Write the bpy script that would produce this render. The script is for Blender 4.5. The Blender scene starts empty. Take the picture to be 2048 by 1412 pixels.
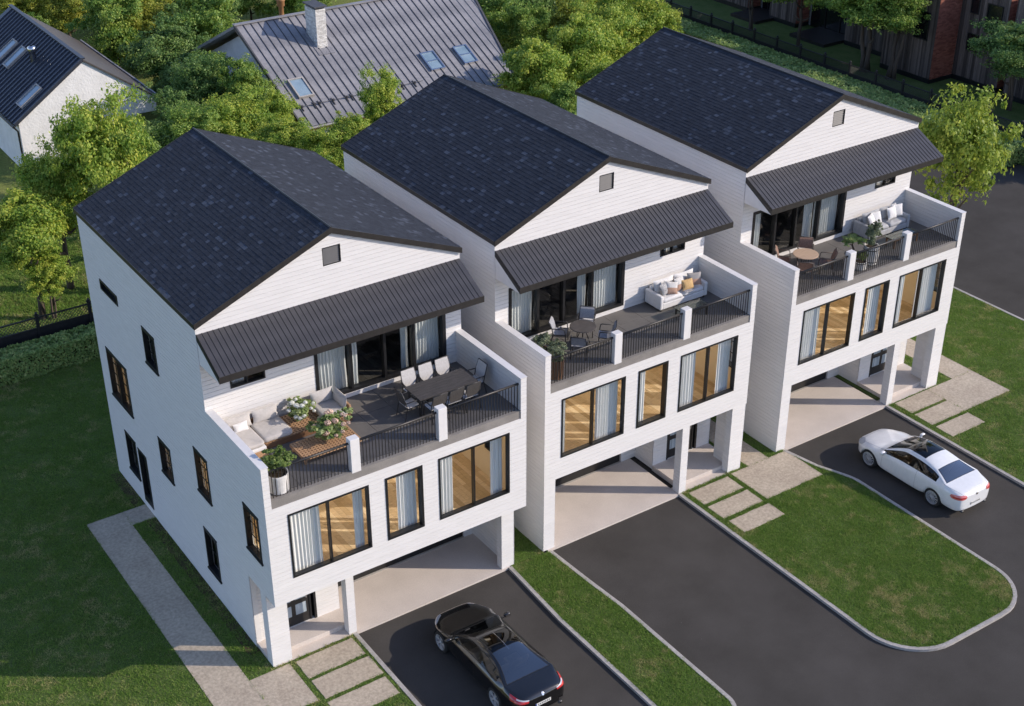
import bpy, math, random
import numpy as np
from mathutils import Vector, Matrix
from mathutils.bvhtree import BVHTree

rad = math.radians
SC = bpy.context.scene
COL = SC.collection
random.seed(7)
RNG = np.random.default_rng(11)

# ------------------------------------------------------------------ camera
cam_data = bpy.data.cameras.new('camera')
cam = bpy.data.objects.new('camera', cam_data)
COL.objects.link(cam)
cam.location = (-13.774, -34.661, 32.823)
cam.rotation_euler = (rad(60.5475), rad(0.1159), rad(-34.3555))
cam_data.sensor_width = 36.0
cam_data.lens = 49.37
cam_data.clip_start = 0.5
cam_data.clip_end = 2000.0
SC.camera = cam

# ------------------------------------------------------------------ light
SUN_DIR = Vector((1.6, -1.15, 1.0)).normalized()        # towards the sun
SUN_EL = math.asin(SUN_DIR.z)
world = bpy.data.worlds.new('World')
SC.world = world
world.use_nodes = True
wn = world.node_tree
wn.nodes.clear()
w_out = wn.nodes.new('ShaderNodeOutputWorld')
w_bg = wn.nodes.new('ShaderNodeBackground')
w_sky = wn.nodes.new('ShaderNodeTexSky')
w_sky.sky_type = 'NISHITA'
w_sky.sun_disc = False
w_sky.sun_elevation = SUN_EL
w_sky.sun_rotation = math.atan2(SUN_DIR.x, SUN_DIR.y)
w_sky.air_density = 1.0
w_sky.dust_density = 0.4
w_sky.ozone_density = 2.2
w_bg.inputs[1].default_value = 0.145
w_tint = wn.nodes.new('ShaderNodeMix'); w_tint.data_type = 'RGBA'; w_tint.blend_type = 'MULTIPLY'
w_tint.inputs['Factor'].default_value = 1.0; w_tint.inputs[7].default_value = (1.06, .98, 1.07, 1)
wn.links.new(w_sky.outputs[0], w_tint.inputs[6]); wn.links.new(w_tint.outputs[2], w_bg.inputs[0])
wn.links.new(w_bg.outputs[0], w_out.inputs[0])

sun_data = bpy.data.lights.new('sun', 'SUN')
sun_data.energy = 3.1
sun_data.angle = rad(0.5)
sun_data.color = (1.0, 0.885, 0.755)
sun = bpy.data.objects.new('sun', sun_data)
COL.objects.link(sun)
sun.location = (60, -60, 60)
sun.rotation_euler = (-SUN_DIR).to_track_quat('-Z', 'Y').to_euler()

SC.view_settings.view_transform = 'Standard'
SC.view_settings.look = 'None'
SC.view_settings.exposure = 0.55
SC.view_settings.gamma = 1.0
SC.view_settings.use_curve_mapping = False
SC.render.engine = 'CYCLES'
SC.cycles.max_bounces = 8
SC.cycles.transparent_max_bounces = 16

# ------------------------------------------------------------------ materials
def new_mat(name):
    m = bpy.data.materials.new(name)
    m.use_nodes = True
    nt = m.node_tree
    b = nt.nodes['Principled BSDF']
    return m, nt, b

def noise_col(nt, scale, c0, c1, lo=0.35, hi=0.65, detail=6, coord='Object', rough=0.6, stretch=None):
    tc = nt.nodes.new('ShaderNodeTexCoord')
    src = tc.outputs[coord]
    if stretch:
        mp = nt.nodes.new('ShaderNodeMapping')
        mp.inputs['Scale'].default_value = stretch
        nt.links.new(src, mp.inputs[0]); src = mp.outputs[0]
    n = nt.nodes.new('ShaderNodeTexNoise')
    n.inputs['Scale'].default_value = scale
    n.inputs['Detail'].default_value = detail
    n.inputs['Roughness'].default_value = rough
    nt.links.new(src, n.inputs['Vector'])
    r = nt.nodes.new('ShaderNodeValToRGB')
    r.color_ramp.elements[0].position = lo; r.color_ramp.elements[0].color = (*c0, 1)
    r.color_ramp.elements[1].position = hi; r.color_ramp.elements[1].color = (*c1, 1)
    nt.links.new(n.outputs[0], r.inputs[0])
    return n, r

def mix_col(nt, a, b, fac, mode='MIX'):
    m = nt.nodes.new('ShaderNodeMix')
    m.data_type = 'RGBA'; m.blend_type = mode
    for sock, v in ((m.inputs['Factor'], fac), (m.inputs[6], a), (m.inputs[7], b)):
        if hasattr(v, 'is_output'): nt.links.new(v, sock)
        elif isinstance(v, (int, float)): sock.default_value = v
        else: sock.default_value = (*v, 1)
    return m.outputs[2]

def add_bump(nt, b, height, strength=0.3, dist=0.01):
    bp = nt.nodes.new('ShaderNodeBump')
    bp.inputs['Strength'].default_value = strength
    bp.inputs['Distance'].default_value = dist
    nt.links.new(height, bp.inputs['Height'])
    nt.links.new(bp.outputs[0], b.inputs['Normal'])

def mat_noise(name, c0, c1, scale=3.0, rough=0.7, metal=0.0, bump=0.0, bscale=None, detail=6, lo=0.35, hi=0.65, stretch=None, spec=None, dist=0.01):
    m, nt, b = new_mat(name)
    n, r = noise_col(nt, scale, c0, c1, lo, hi, detail, stretch=stretch)
    nt.links.new(r.outputs[0], b.inputs['Base Color'])
    b.inputs['Roughness'].default_value = rough
    b.inputs['Metallic'].default_value = metal
    if spec is not None: b.inputs['Specular IOR Level'].default_value = spec
    if bump:
        if bscale:
            n2, _ = noise_col(nt, bscale, (0, 0, 0), (1, 1, 1), stretch=stretch)
            add_bump(nt, b, n2.outputs[0], bump, dist)
        else:
            add_bump(nt, b, n.outputs[0], bump, dist)
    return m

def mat_two(name, c0, c1, s1, d0, d1, s2, mixf=0.5, rough=0.85, bump=0.2, bscale=40, dist=0.01, spec=0.3):
    """large-scale blotches multiplied over fine grain"""
    m, nt, b = new_mat(name)
    n1, r1 = noise_col(nt, s1, c0, c1, 0.3, 0.7, 5)
    n2, r2 = noise_col(nt, s2, d0, d1, 0.3, 0.7, 8)
    out = mix_col(nt, r1.outputs[0], r2.outputs[0], mixf, 'MULTIPLY')
    nt.links.new(out, b.inputs['Base Color'])
    b.inputs['Roughness'].default_value = rough
    b.inputs['Specular IOR Level'].default_value = spec
    if bump:
        n3, _ = noise_col(nt, bscale, (0, 0, 0), (1, 1, 1))
        add_bump(nt, b, n3.outputs[0], bump, dist)
    return m

def mat_tone(name, c0, c1, rough=0.8, transl=0.0, cm=None, grain=0.0, gscale=30, metal=0.0, spec=0.3, stretch=None):
    """colour ramp over the piece's own 'tone' value"""
    m, nt, b = new_mat(name)
    at = nt.nodes.new('ShaderNodeAttribute'); at.attribute_name = 'tone'
    r = nt.nodes.new('ShaderNodeValToRGB')
    r.color_ramp.elements[0].color = (*c0, 1)
    r.color_ramp.elements[1].color = (*c1, 1)
    if cm:
        e = r.color_ramp.elements.new(0.5); e.color = (*cm, 1)
    nt.links.new(at.outputs['Fac'], r.inputs[0])
    col = r.outputs[0]
    if grain:
        n, rr = noise_col(nt, gscale, (1 - grain,) * 3, (1 + grain,) * 3, stretch=stretch)
        col = mix_col(nt, col, rr.outputs[0], 1.0, 'MULTIPLY')
    nt.links.new(col, b.inputs['Base Color'])
    b.inputs['Roughness'].default_value = rough
    b.inputs['Metallic'].default_value = metal
    b.inputs['Specular IOR Level'].default_value = spec
    if transl:
        tr = nt.nodes.new('ShaderNodeBsdfTranslucent')
        nt.links.new(col, tr.inputs[0])
        mx = nt.nodes.new('ShaderNodeMixShader')
        mx.inputs[0].default_value = transl
        nt.links.new(b.outputs[0], mx.inputs[1]); nt.links.new(tr.outputs[0], mx.inputs[2])
        nt.links.new(mx.outputs[0], nt.nodes['Material Output'].inputs[0])
    return m

def mat_glass(name, tint=(0.9, 0.95, 0.95), refl=1.0, ior=1.5, rough=0.01):
    m = bpy.data.materials.new(name); m.use_nodes = True
    nt = m.node_tree; nt.nodes.clear()
    out = nt.nodes.new('ShaderNodeOutputMaterial')
    tr = nt.nodes.new('ShaderNodeBsdfTransparent'); tr.inputs[0].default_value = (*tint, 1)
    gl = nt.nodes.new('ShaderNodeBsdfGlossy'); gl.inputs['Roughness'].default_value = rough
    fr = nt.nodes.new('ShaderNodeFresnel')
    ge = nt.nodes.new('ShaderNodeNewGeometry')            # same reflection whichever side of the sheet is seen
    mr = nt.nodes.new('ShaderNodeMapRange'); mr.inputs['To Min'].default_value = ior; mr.inputs['To Max'].default_value = 1 / ior
    nt.links.new(ge.outputs['Backfacing'], mr.inputs['Value']); nt.links.new(mr.outputs[0], fr.inputs['IOR'])
    mu = nt.nodes.new('ShaderNodeMath'); mu.operation = 'MULTIPLY'; mu.inputs[1].default_value = refl
    mu.use_clamp = True
    nt.links.new(fr.outputs[0], mu.inputs[0])
    mx = nt.nodes.new('ShaderNodeMixShader')
    nt.links.new(mu.outputs[0], mx.inputs[0])
    nt.links.new(tr.outputs[0], mx.inputs[1]); nt.links.new(gl.outputs[0], mx.inputs[2])
    nt.links.new(mx.outputs[0], out.inputs[0])
    return m

def mat_paint(name, col, rough=0.25, coat=1.0, metal=0.0):
    m, nt, b = new_mat(name)
    n, r = noise_col(nt, 6, tuple(c * 0.97 for c in col), tuple(min(1, c * 1.03) for c in col))
    nt.links.new(r.outputs[0], b.inputs['Base Color'])
    b.inputs['Roughness'].default_value = rough
    b.inputs['Metallic'].default_value = metal
    b.inputs['Coat Weight'].default_value = coat
    b.inputs['Coat Roughness'].default_value = 0.03
    return m

M = {}
M['white'] = mat_noise('white_siding_paint', (.685, .668, .655), (.735, .718, .705), 1.1, 0.6, bump=0.03, bscale=30, stretch=(1, 1, 6))
M['white_plain'] = mat_noise('white_render_paint', (.685, .668, .655), (.735, .718, .705), 4, 0.65, bump=0.1, bscale=60)
M['char'] = mat_noise('charcoal_metal_trim', (.020, .018, .017), (.030, .027, .025), 5, 0.45)
M['frame'] = mat_noise('black_window_frame', (.010, .010, .011), (.017, .017, .018), 5, 0.4)
M['awning'] = mat_noise('standing_seam_grey_metal', (.060, .058, .062), (.074, .071, .075), 1.6, 0.42, metal=0.25, bump=0.05, bscale=8)
M['vent'] = mat_noise('grey_louvre_paint', (.055, .055, .06), (.065, .065, .07), 5, 0.5)
M['shingle'] = mat_tone('asphalt_shingle', (.022, .025, .033), (.090, .105, .135), 0.85, cm=(.035, .040, .052), grain=0.35, gscale=60, spec=0.25)
M['concrete'] = mat_two('grey_concrete_band', (.20, .185, .17), (.28, .26, .24), 1.3, (.8, .8, .8), (1.1, 1.1, 1.1), 30, 0.8, 0.8, 0.15, 50)
M['tile'] = mat_two('dark_terrace_tile', (.135, .128, .122), (.165, .156, .148), 1.5, (.85, .85, .85), (1.1, 1.1, 1.1), 40, 0.8, 0.62, 0.1, 60)
M['pad'] = mat_two('beige_concrete_pad', (.56, .495, .44), (.64, .57, .51), 0.8, (.86, .86, .86), (1.08, 1.08, 1.08), 22, 0.8, 0.8, 0.2, 60)
M['paver'] = mat_two('beige_stone_paver', (.43, .355, .27), (.53, .45, .345), 0.9, (.66, .66, .66), (1.14, 1.14, 1.14), 9, 0.85, 0.85, 0.6, 14, 0.02)
M['kerb'] = mat_two('pale_concrete_kerb', (.36, .335, .31), (.47, .44, .41), 1.2, (.7, .7, .7), (1.1, 1.1, 1.1), 14, 0.8, 0.85, 0.4, 30)
M['glass'] = mat_glass('window_glass', (.95, .96, .95), 0.6)
M['glass_dark'] = mat_glass('tinted_terrace_glass', (.78, .81, .81), 1.1)
M['curtain'] = mat_noise('pale_blue_grey_curtain', (.70, .70, .68), (.84, .83, .80), 3, 0.9, stretch=(5, 5, .2))
M['curtain_cream'] = mat_noise('pale_cream_curtain', (.62, .60, .56), (.74, .72, .68), 3, 0.9, stretch=(5, 5, .2))
M['oak'] = mat_tone('oak_floor_plank', (.52, .37, .21), (.80, .64, .43), 0.4, grain=0.16, gscale=5, cm=(.67, .50, .31), spec=0.4, stretch=(1, 9, 1))
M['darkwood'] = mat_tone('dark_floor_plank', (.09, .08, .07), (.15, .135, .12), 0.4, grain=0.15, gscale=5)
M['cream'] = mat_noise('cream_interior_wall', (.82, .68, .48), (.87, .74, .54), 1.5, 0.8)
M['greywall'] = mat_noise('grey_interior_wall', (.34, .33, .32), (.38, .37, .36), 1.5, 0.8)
M['soil'] = mat_two('brown_soil', (.05, .035, .02), (.09, .065, .035), 2, (.7, .7, .7), (1.2, 1.2, 1.2), 20, 0.8, 0.95, 0.5, 30)
# ------------------------------------------------------------------ mesh builder
class MB:
    def __init__(s):
        s.v = []; s.f = []; s.m = []; s.t = []
    def poly(s, pts, mi=0, t=0.5):
        i = len(s.v)
        s.v += [tuple(p) for p in pts]
        s.f.append(tuple(range(i, i + len(pts)))); s.m.append(mi); s.t.append(t)
    def hexa(s, p, mi=0, t=0.5):
        """p: 8 points, 0-3 bottom ring ccw seen from above, 4-7 top ring"""
        i = len(s.v)
        s.v += [tuple(q) for q in p]
        for f in ((3, 2, 1, 0), (4, 5, 6, 7), (0, 1, 5, 4), (1, 2, 6, 5), (2, 3, 7, 6), (3, 0, 4, 7)):
            s.f.append(tuple(i + k for k in f)); s.m.append(mi); s.t.append(t)
    def box(s, x0, x1, y0, y1, z0, z1, mi=0, t=0.5):
        s.hexa([(x0, y0, z0), (x1, y0, z0), (x1, y1, z0), (x0, y1, z0),
                (x0, y0, z1), (x1, y0, z1), (x1, y1, z1), (x0, y1, z1)], mi, t)
    def bar(s, a, b, w, h, up=(0, 0, 1), mi=0, t=0.5):
        a = Vector(a); b = Vector(b); d = (b - a).normalized(); up = Vector(up)
        sd = d.cross(up)
        if sd.length < 1e-4: sd = d.cross(Vector((1, 0, 0)))
        sd.normalize(); u = sd.cross(d).normalized()
        sx = sd * (w / 2); ux = u * (h / 2)
        s.hexa([a - sx - ux, b - sx - ux, b + sx - ux, a + sx - ux, a - sx + ux, b - sx + ux, b + sx + ux, a + sx + ux][0:8], mi, t)
    def tube(s, pts, r, n=8, mi=0, t=0.5, cap=True):
        pts = [Vector(p) for p in pts]
        rs = r if isinstance(r, (list, tuple)) else [r] * len(pts)
        base = len(s.v); prev = None
        for k, p in enumerate(pts):
            d = (pts[min(k + 1, len(pts) - 1)] - pts[max(k - 1, 0)]).normalized()
            if prev is None:
                a = d.orthogonal().normalized()
            else:
                a = (prev - d * prev.dot(d))
                a = a.normalized() if a.length > 1e-5 else d.orthogonal().normalized()
            prev = a; b = d.cross(a)
            for j in range(n):
                q = 2 * math.pi * j / n
                s.v.append(tuple(p + (a * math.cos(q) + b * math.sin(q)) * rs[k]))
        for k in range(len(pts) - 1):
            for j in range(n):
                j2 = (j + 1) % n
                s.f.append((base + k * n + j, base + k * n + j2, base + (k + 1) * n + j2, base + (k + 1) * n + j))
                s.m.append(mi); s.t.append(t)
        if cap:
            s.f.append(tuple(base + j for j in reversed(range(n)))); s.m.append(mi); s.t.append(t)
            e = base + (len(pts) - 1) * n
            s.f.append(tuple(e + j for j in range(n))); s.m.append(mi); s.t.append(t)
    def lathe(s, prof, n=24, c=(0, 0, 0), axis='z', mi=0, t=0.5):
        base = len(s.v)
        for (r, z) in prof:
            for j in range(n):
                q = 2 * math.pi * j / n
                x, y = r * math.cos(q), r * math.sin(q)
                if axis == 'z': p = (c[0] + x, c[1] + y, c[2] + z)
                else: p = (c[0] + z, c[1] + x, c[2] + y)
                s.v.append(p)
        for k in range(len(prof) - 1):
            for j in range(n):
                j2 = (j + 1) % n
                s.f.append((base + k * n + j, base + k * n + j2, base + (k + 1) * n + j2, base + (k + 1) * n + j))
                s.m.append(mi); s.t.append(t)
    def prism(s, poly2, z0, z1, mi=0, t=0.5):
        n = len(poly2); i = len(s.v)
        s.v += [(x, y, z0) for x, y in poly2] + [(x, y, z1) for x, y in poly2]
        s.f.append(tuple(i + k for k in reversed(range(n)))); s.m.append(mi); s.t.append(t)
        s.f.append(tuple(i + n + k for k in range(n))); s.m.append(mi); s.t.append(t)
        for k in range(n):
            k2 = (k + 1) % n
            s.f.append((i + k, i + k2, i + n + k2, i + n + k)); s.m.append(mi); s.t.append(t)
    def mesh(s, name, mats):
        me = bpy.data.meshes.new(name)
        me.from_pydata(s.v, [], s.f)
        if not isinstance(mats, (list, tuple)): mats = [mats]
        for m in mats: me.materials.append(m)
        me.polygons.foreach_set('material_index', s.m)
        if any(t != 0.5 for t in s.t):
            a = me.attributes.new('tone', 'FLOAT', 'FACE')
            a.data.foreach_set('value', s.t)
        me.update()
        return me
    def build(s, name, mats, parent=None, smooth=False, bevel=0, kind=None):
        return link(name, s.mesh(name, mats), parent, smooth, bevel, kind)

def link(name, me, parent=None, smooth=False, bevel=0, kind=None):
    o = bpy.data.objects.new(name, me)
    COL.objects.link(o)
    if parent: o.parent = parent
    if smooth: me.polygons.foreach_set('use_smooth', [True] * len(me.polygons)); me.update()
    if bevel:
        b = o.modifiers.new('bevel', 'BEVEL'); b.width = bevel; b.segments = 2; b.limit_method = 'ANGLE'
    if kind: o['kind'] = kind
    return o

def empty(name, loc=(0, 0, 0), rz=0, parent=None):
    o = bpy.data.objects.new(name, None)
    COL.objects.link(o)
    o.location = loc; o.rotation_euler = (0, 0, rz)
    o.empty_display_size = 0.3
    if parent: o.parent = parent
    return o

def tag(o, label, cat, group=None):
    o['label'] = label; o['category'] = cat
    if group: o['group'] = group
    return o

KIDS = {}
def copy_tree(o, parent=None):
    c = o.copy(); COL.objects.link(c)
    if parent: c.parent = parent
    for ch in o.children: copy_tree(ch, c)
    return c

def shared(name, me, parent, loc=(0, 0, 0), rot=(0, 0, 0), scale=(1, 1, 1)):
    o = bpy.data.objects.new(name, me)
    COL.objects.link(o)
    o.parent = parent; o.location = loc; o.rotation_euler = rot; o.scale = scale
    return o

def np_mesh(name, verts, nper, mats, tone=None, smooth=False):
    """verts: (N*nper,3) array, consecutive nper vertices form a face"""
    me = bpy.data.meshes.new(name)
    nv = len(verts); nf = nv // nper
    me.vertices.add(nv); me.vertices.foreach_set('co', np.ascontiguousarray(verts, dtype=np.float32).ravel())
    me.loops.add(nv); me.loops.foreach_set('vertex_index', np.arange(nv, dtype=np.int32))
    me.polygons.add(nf)
    me.polygons.foreach_set('loop_start', np.arange(0, nv, nper, dtype=np.int32))
    try: me.polygons.foreach_set('loop_total', np.full(nf, nper, dtype=np.int32))
    except Exception: pass
    if not isinstance(mats, (list, tuple)): mats = [mats]
    for m in mats: me.materials.append(m)
    if tone is not None:
        a = me.attributes.new('tone', 'FLOAT', 'FACE')
        a.data.foreach_set('value', np.ascontiguousarray(tone, dtype=np.float32))
    me.update(calc_edges=True)
    if smooth: me.polygons.foreach_set('use_smooth', [True] * nf)
    return me

def leaf_cloud(centers, normals, size, tone_lo=0, tone_hi=1, aspect=0.6, jitter=0.9, rng=RNG):
    """diamond leaves: returns verts (N*4,3), tone (N,)"""
    n = len(centers)
    d = normals + rng.normal(0, jitter, (n, 3)); d /= np.linalg.norm(d, axis=1)[:, None] + 1e-9
    r = rng.normal(0, 1, (n, 3)); u = np.cross(d, r); u /= np.linalg.norm(u, axis=1)[:, None] + 1e-9
    w = np.cross(d, u)
    s = (size * rng.uniform(0.6, 1.3, n))[:, None]
    a = centers + u * s; b = centers + w * s * aspect + d * s * .12
    c = centers - u * s; e = centers - w * s * aspect + d * s * .12
    v = np.stack([a, b, c, e], 1).reshape(-1, 3)
    t = rng.uniform(tone_lo, tone_hi, n)
    return v, t

def bands(zs, openings):
    s = set(zs)
    for o in openings: s.add(o[2]); s.add(o[3])
    lo, hi = min(zs), max(zs)
    return sorted(z for z in s if lo - 1e-6 <= z <= hi + 1e-6)

def intervals(a, b, ops, z0, z1):
    """ops (u0,u1,z0,z1); returns list of (lo_is_edge, u0, hi_is_edge, u1)"""
    cuts = sorted((max(o[0], -1e9), o[1]) for o in ops if o[2] <= z0 + 1e-6 and o[3] >= z1 - 1e-6)
    res = []; cur = None
    for c in cuts:
        res.append((cur, c[0])); cur = c[1]
    res.append((cur, None))
    return res

def wall(mb, P, U, N, lim, zs, ops=(), thick=0.2, mi=0):
    """wall slab behind the plane P+U*u+z, cut by rectangular openings; lim(z)->(u0,u1) linear between zs"""
    P = Vector(P); U = Vector(U); N = Vector(N); Z = Vector((0, 0, 1))
    bz = bands(zs, ops)
    for z0, z1 in zip(bz[:-1], bz[1:]):
        e = (z1 - z0) * 1e-4
        a0, b0 = lim(z0 + e); a1, b1 = lim(z1 - e)
        for (l, r) in intervals(a0, b0, ops, z0, z1):
            l0, l1 = (a0, a1) if l is None else (l, l)
            r0, r1 = (b0, b1) if r is None else (r, r)
            if r0 - l0 < 1e-4 and r1 - l1 < 1e-4: continue
            q = lambda u, z, d: P + U * u + Z * z - N * d
            pts = [q(l0, z0, 0), q(r0, z0, 0), q(r0, z0, thick), q(l0, z0, thick), q(l1, z1, 0), q(r1, z1, 0), q(r1, z1, thick), q(l1, z1, thick)]
            mb.hexa(pts, mi)

def siding(mb, P, U, N, lim, zs, ops=(), h=0.158, off=0.020, gap=0.011, mi=0):
    """horizontal boards with an open shadow groove between them, standing proud of a wall plane"""
    P = Vector(P); U = Vector(U); N = Vector(N); Z = Vector((0, 0, 1))
    lo, hi = min(zs), max(zs)
    n = int((hi - lo) / h) + 1
    grid = [lo + k * h for k in range(n)] + [lo + k * h + gap for k in range(n)]
    bz = sorted(set(round(z, 5) for z in bands(list(zs) + grid, ops)))
    for z0, z1 in zip(bz[:-1], bz[1:]):
        if z1 - z0 < 1e-4: continue
        f = ((z0 + z1) / 2 - lo) % h
        if f < gap: continue
        e = (z1 - z0) * 1e-4
        a0, b0 = lim(z0 + e); a1, b1 = lim(z1 - e)
        bot = (z0 - lo) % h < gap + 2e-4
        top = h - (z1 - lo) % h < 2e-4 or (z1 - lo) % h < 2e-4
        for (l, r) in intervals(a0, b0, ops, z0, z1):
            l0, l1 = (a0, a1) if l is None else (l, l)
            r0, r1 = (b0, b1) if r is None else (r, r)
            if r0 - l0 < 1e-4 and r1 - l1 < 1e-4: continue
            q = lambda u, z, d: P + U * u + Z * z + N * d
            mb.poly([q(l0, z0, off), q(r0, z0, off), q(r1, z1, off), q(l1, z1, off)], mi)
            if bot: mb.poly([q(l0, z0, 0), q(r0, z0, 0), q(r0, z0, off), q(l0, z0, off)], mi)
            if top: mb.poly([q(l1, z1, off), q(r1, z1, off), q(r1, z1, 0), q(l1, z1, 0)], mi)

def cushion_mesh(name, w, d, h, mat, e1=0.25, e2=0.25, n=20, m=12, noise=0.012, seed=0):
    rng = random.Random(seed)
    sg = lambda c, e: math.copysign(abs(c) ** e, c)
    mb = MB(); V = []
    ph = [rng.uniform(0, 6) for _ in range(4)]
    for i in range(m + 1):
        a = -math.pi / 2 + math.pi * i / m
        for j in range(n):
            b = 2 * math.pi * j / n + math.pi / n
            x = sg(math.cos(a), e1) * sg(math.cos(b), e2) * w / 2
            y = sg(math.cos(a), e1) * sg(math.sin(b), e2) * d / 2
            z = sg(math.sin(a), 0.6) * h / 2
            k = noise * (math.sin(5 * x / w * 3 + ph[0]) * math.cos(4 * y / d * 3 + ph[1]) + .5 * math.sin(11 * x / w + 9 * y / d + ph[2]))
            V.append((x, y, z + k))
    mb.v = V
    for i in range(m):
        for j in range(n):
            j2 = (j + 1) % n
            mb.f.append((i * n + j, i * n + j2, (i + 1) * n + j2, (i + 1) * n + j)); mb.m.append(0); mb.t.append(0.5)
    me = mb.mesh(name, mat)
    me.polygons.foreach_set('use_smooth', [True] * len(me.polygons))
    return me

def pillow_mesh(name, w, h, t, mat, seed=0, n=12):
    """puffed square pillow standing in the xz plane, thickness along y"""
    rng = random.Random(seed); mb = MB()
    ph = [rng.uniform(0, 6) for _ in range(4)]
    for side in (-1, 1):
        base = len(mb.v)
        for i in range(n + 1):
            for j in range(n + 1):
                u = -1 + 2 * i / n; v = -1 + 2 * j / n
                puff = (max(0, 1 - abs(u) ** 2.4) * max(0, 1 - abs(v) ** 2.4)) ** 0.55
                pinch = 1 - 0.07 * (1 - abs(v) ** 2) * abs(u) ** 3
                pinch2 = 1 - 0.07 * (1 - abs(u) ** 2) * abs(v) ** 3
                k = 0.05 * math.sin(4 * u + ph[0]) * math.sin(3 * v + ph[1])
                mb.v.append((u * w / 2 * pinch, side * t / 2 * puff * (1 + k), v * h / 2 * pinch2))
        for i in range(n):
            for j in range(n):
                a = base + i * (n + 1) + j
                q = (a, a + n + 1, a + n + 2, a + 1)
                mb.f.append(q if side < 0 else q[::-1]); mb.m.append(0); mb.t.append(0.5)
    me = mb.mesh(name, mat)
    me.polygons.foreach_set('use_smooth', [True] * len(me.polygons))
    return me
# ------------------------------------------------------------------ townhouses
L_BACK = 14.38; ZB = 3.13; ZF = 7.25; ZP = 8.52; ZE = 11.69; ZR = 13.86
UX = Vector((1, 0, 0)); UY = Vector((0, 1, 0))

def add_window(parent, P, U, N, u0, u1, z0, z1, fw=0.06, depth=0.14, recess=0.06, mull=(), grid=None, sill=False, glass='glass', mw=0.055, name='window', proud=0.040, fwb=None):
    """black frame ring with jambs, a pane, mullions; P,U,N define the wall plane"""
    P = Vector(P); U = Vector(U); N = Vector(N); Z = Vector((0, 0, 1))
    def hx(mb, a0, a1, b0, b1, d0, d1):
        q = lambda u, z, d: P + U * u + Z * z - N * d
        mb.hexa([q(a0, b0, d0), q(a1, b0, d0), q(a1, b0, d1), q(a0, b0, d1), q(a0, b1, d0), q(a1, b1, d0), q(a1, b1, d1), q(a0, b1, d1)])
    fb = fwb or fw
    mb = MB()
    hx(mb, u0, u0 + fw, z0, z1, -proud, depth); hx(mb, u1 - fw, u1, z0, z1, -proud, depth)
    hx(mb, u0 + fw, u1 - fw, z1 - fw, z1, -proud, depth); hx(mb, u0 + fw, u1 - fw, z0, z0 + fb, -proud, depth)
    fr = mb.build(name, M['frame'], parent)
    if sill:
        sb = MB(); hx(sb, u0 - 0.05, u1 + 0.05, z0 - 0.07, z0 - 0.002, -0.075, 0.05); sb.build('sill', M['frame'], fr)
        hb = MB(); hx(hb, u0 - 0.03, u1 + 0.03, z1 + 0.002, z1 + 0.05, -0.05, 0.05); hb.build('head_trim', M['frame'], fr)
    edges = [u0 + fw] + sorted(mull) + [u1 - fw]
    for k in range(len(edges) - 1):
        a = edges[k] + (mw / 2 if k > 0 else 0); b = edges[k + 1] - (mw / 2 if k < len(edges) - 2 else 0)
        q = lambda u, z: P + U * u + Z * z - N * recess
        g = MB(); g.poly([q(a, z0 + fb), q(b, z0 + fb), q(b, z1 - fw), q(a, z1 - fw)])
        g.build('pane', M[glass], fr)
        if grid:
            nc, nr = grid; m = MB()
            for i in range(1, nc):
                u = a + (b - a) * i / nc; hx(m, u - .016, u + .016, z0 + fb, z1 - fw, recess - .028, recess - .003)
            for j in range(1, nr):
                z = z0 + fb + (z1 - fw - z0 - fb) * j / nr; hx(m, a, b, z - .016, z + .016, recess - .025, recess - .005)
            m.build('muntin', M['frame'], fr)
    for u in mull:
        m = MB(); hx(m, u - mw / 2, u + mw / 2, z0 + fb, z1 - fw, -proud + .006, depth - .01); m.build('mullion', M['frame'], fr)
    return fr

def curtain(x0, x1, y, z0, z1, label, mat='curtain', amp=0.035, period=0.13, group='curtains behind the town house windows'):
    n = max(8, int((x1 - x0) / period * 8)); mb = MB(); rng = random.Random(int(x0 * 1000) ^ int(z0 * 77))
    ph = rng.uniform(0, 6); row = []
    nz = 5
    for k in range(nz + 1):
        z = z0 + (z1 - z0) * k / nz
        for i in range(n + 1):
            x = x0 + (x1 - x0) * i / n
            a = amp * (0.75 + .25 * math.sin(3.1 * x + ph)) * (1.0 if k else 1.1)
            mb.v.append((x - x0 + .012 * math.sin(9 * z + x * 7), a * math.sin(2 * math.pi * (x - x0) / period + ph + .35 * math.sin(4.3 * x)), z - z0))
    for k in range(nz):
        for i in range(n):
            a = k * (n + 1) + i
            mb.f.append((a, a + 1, a + n + 2, a + n + 1)); mb.m.append(0); mb.t.append(.5)
    o = mb.build('curtain', M[mat], None, smooth=True)
    o.location = (x0, y, z0)
    return tag(o, label, 'curtain', group)

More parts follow.
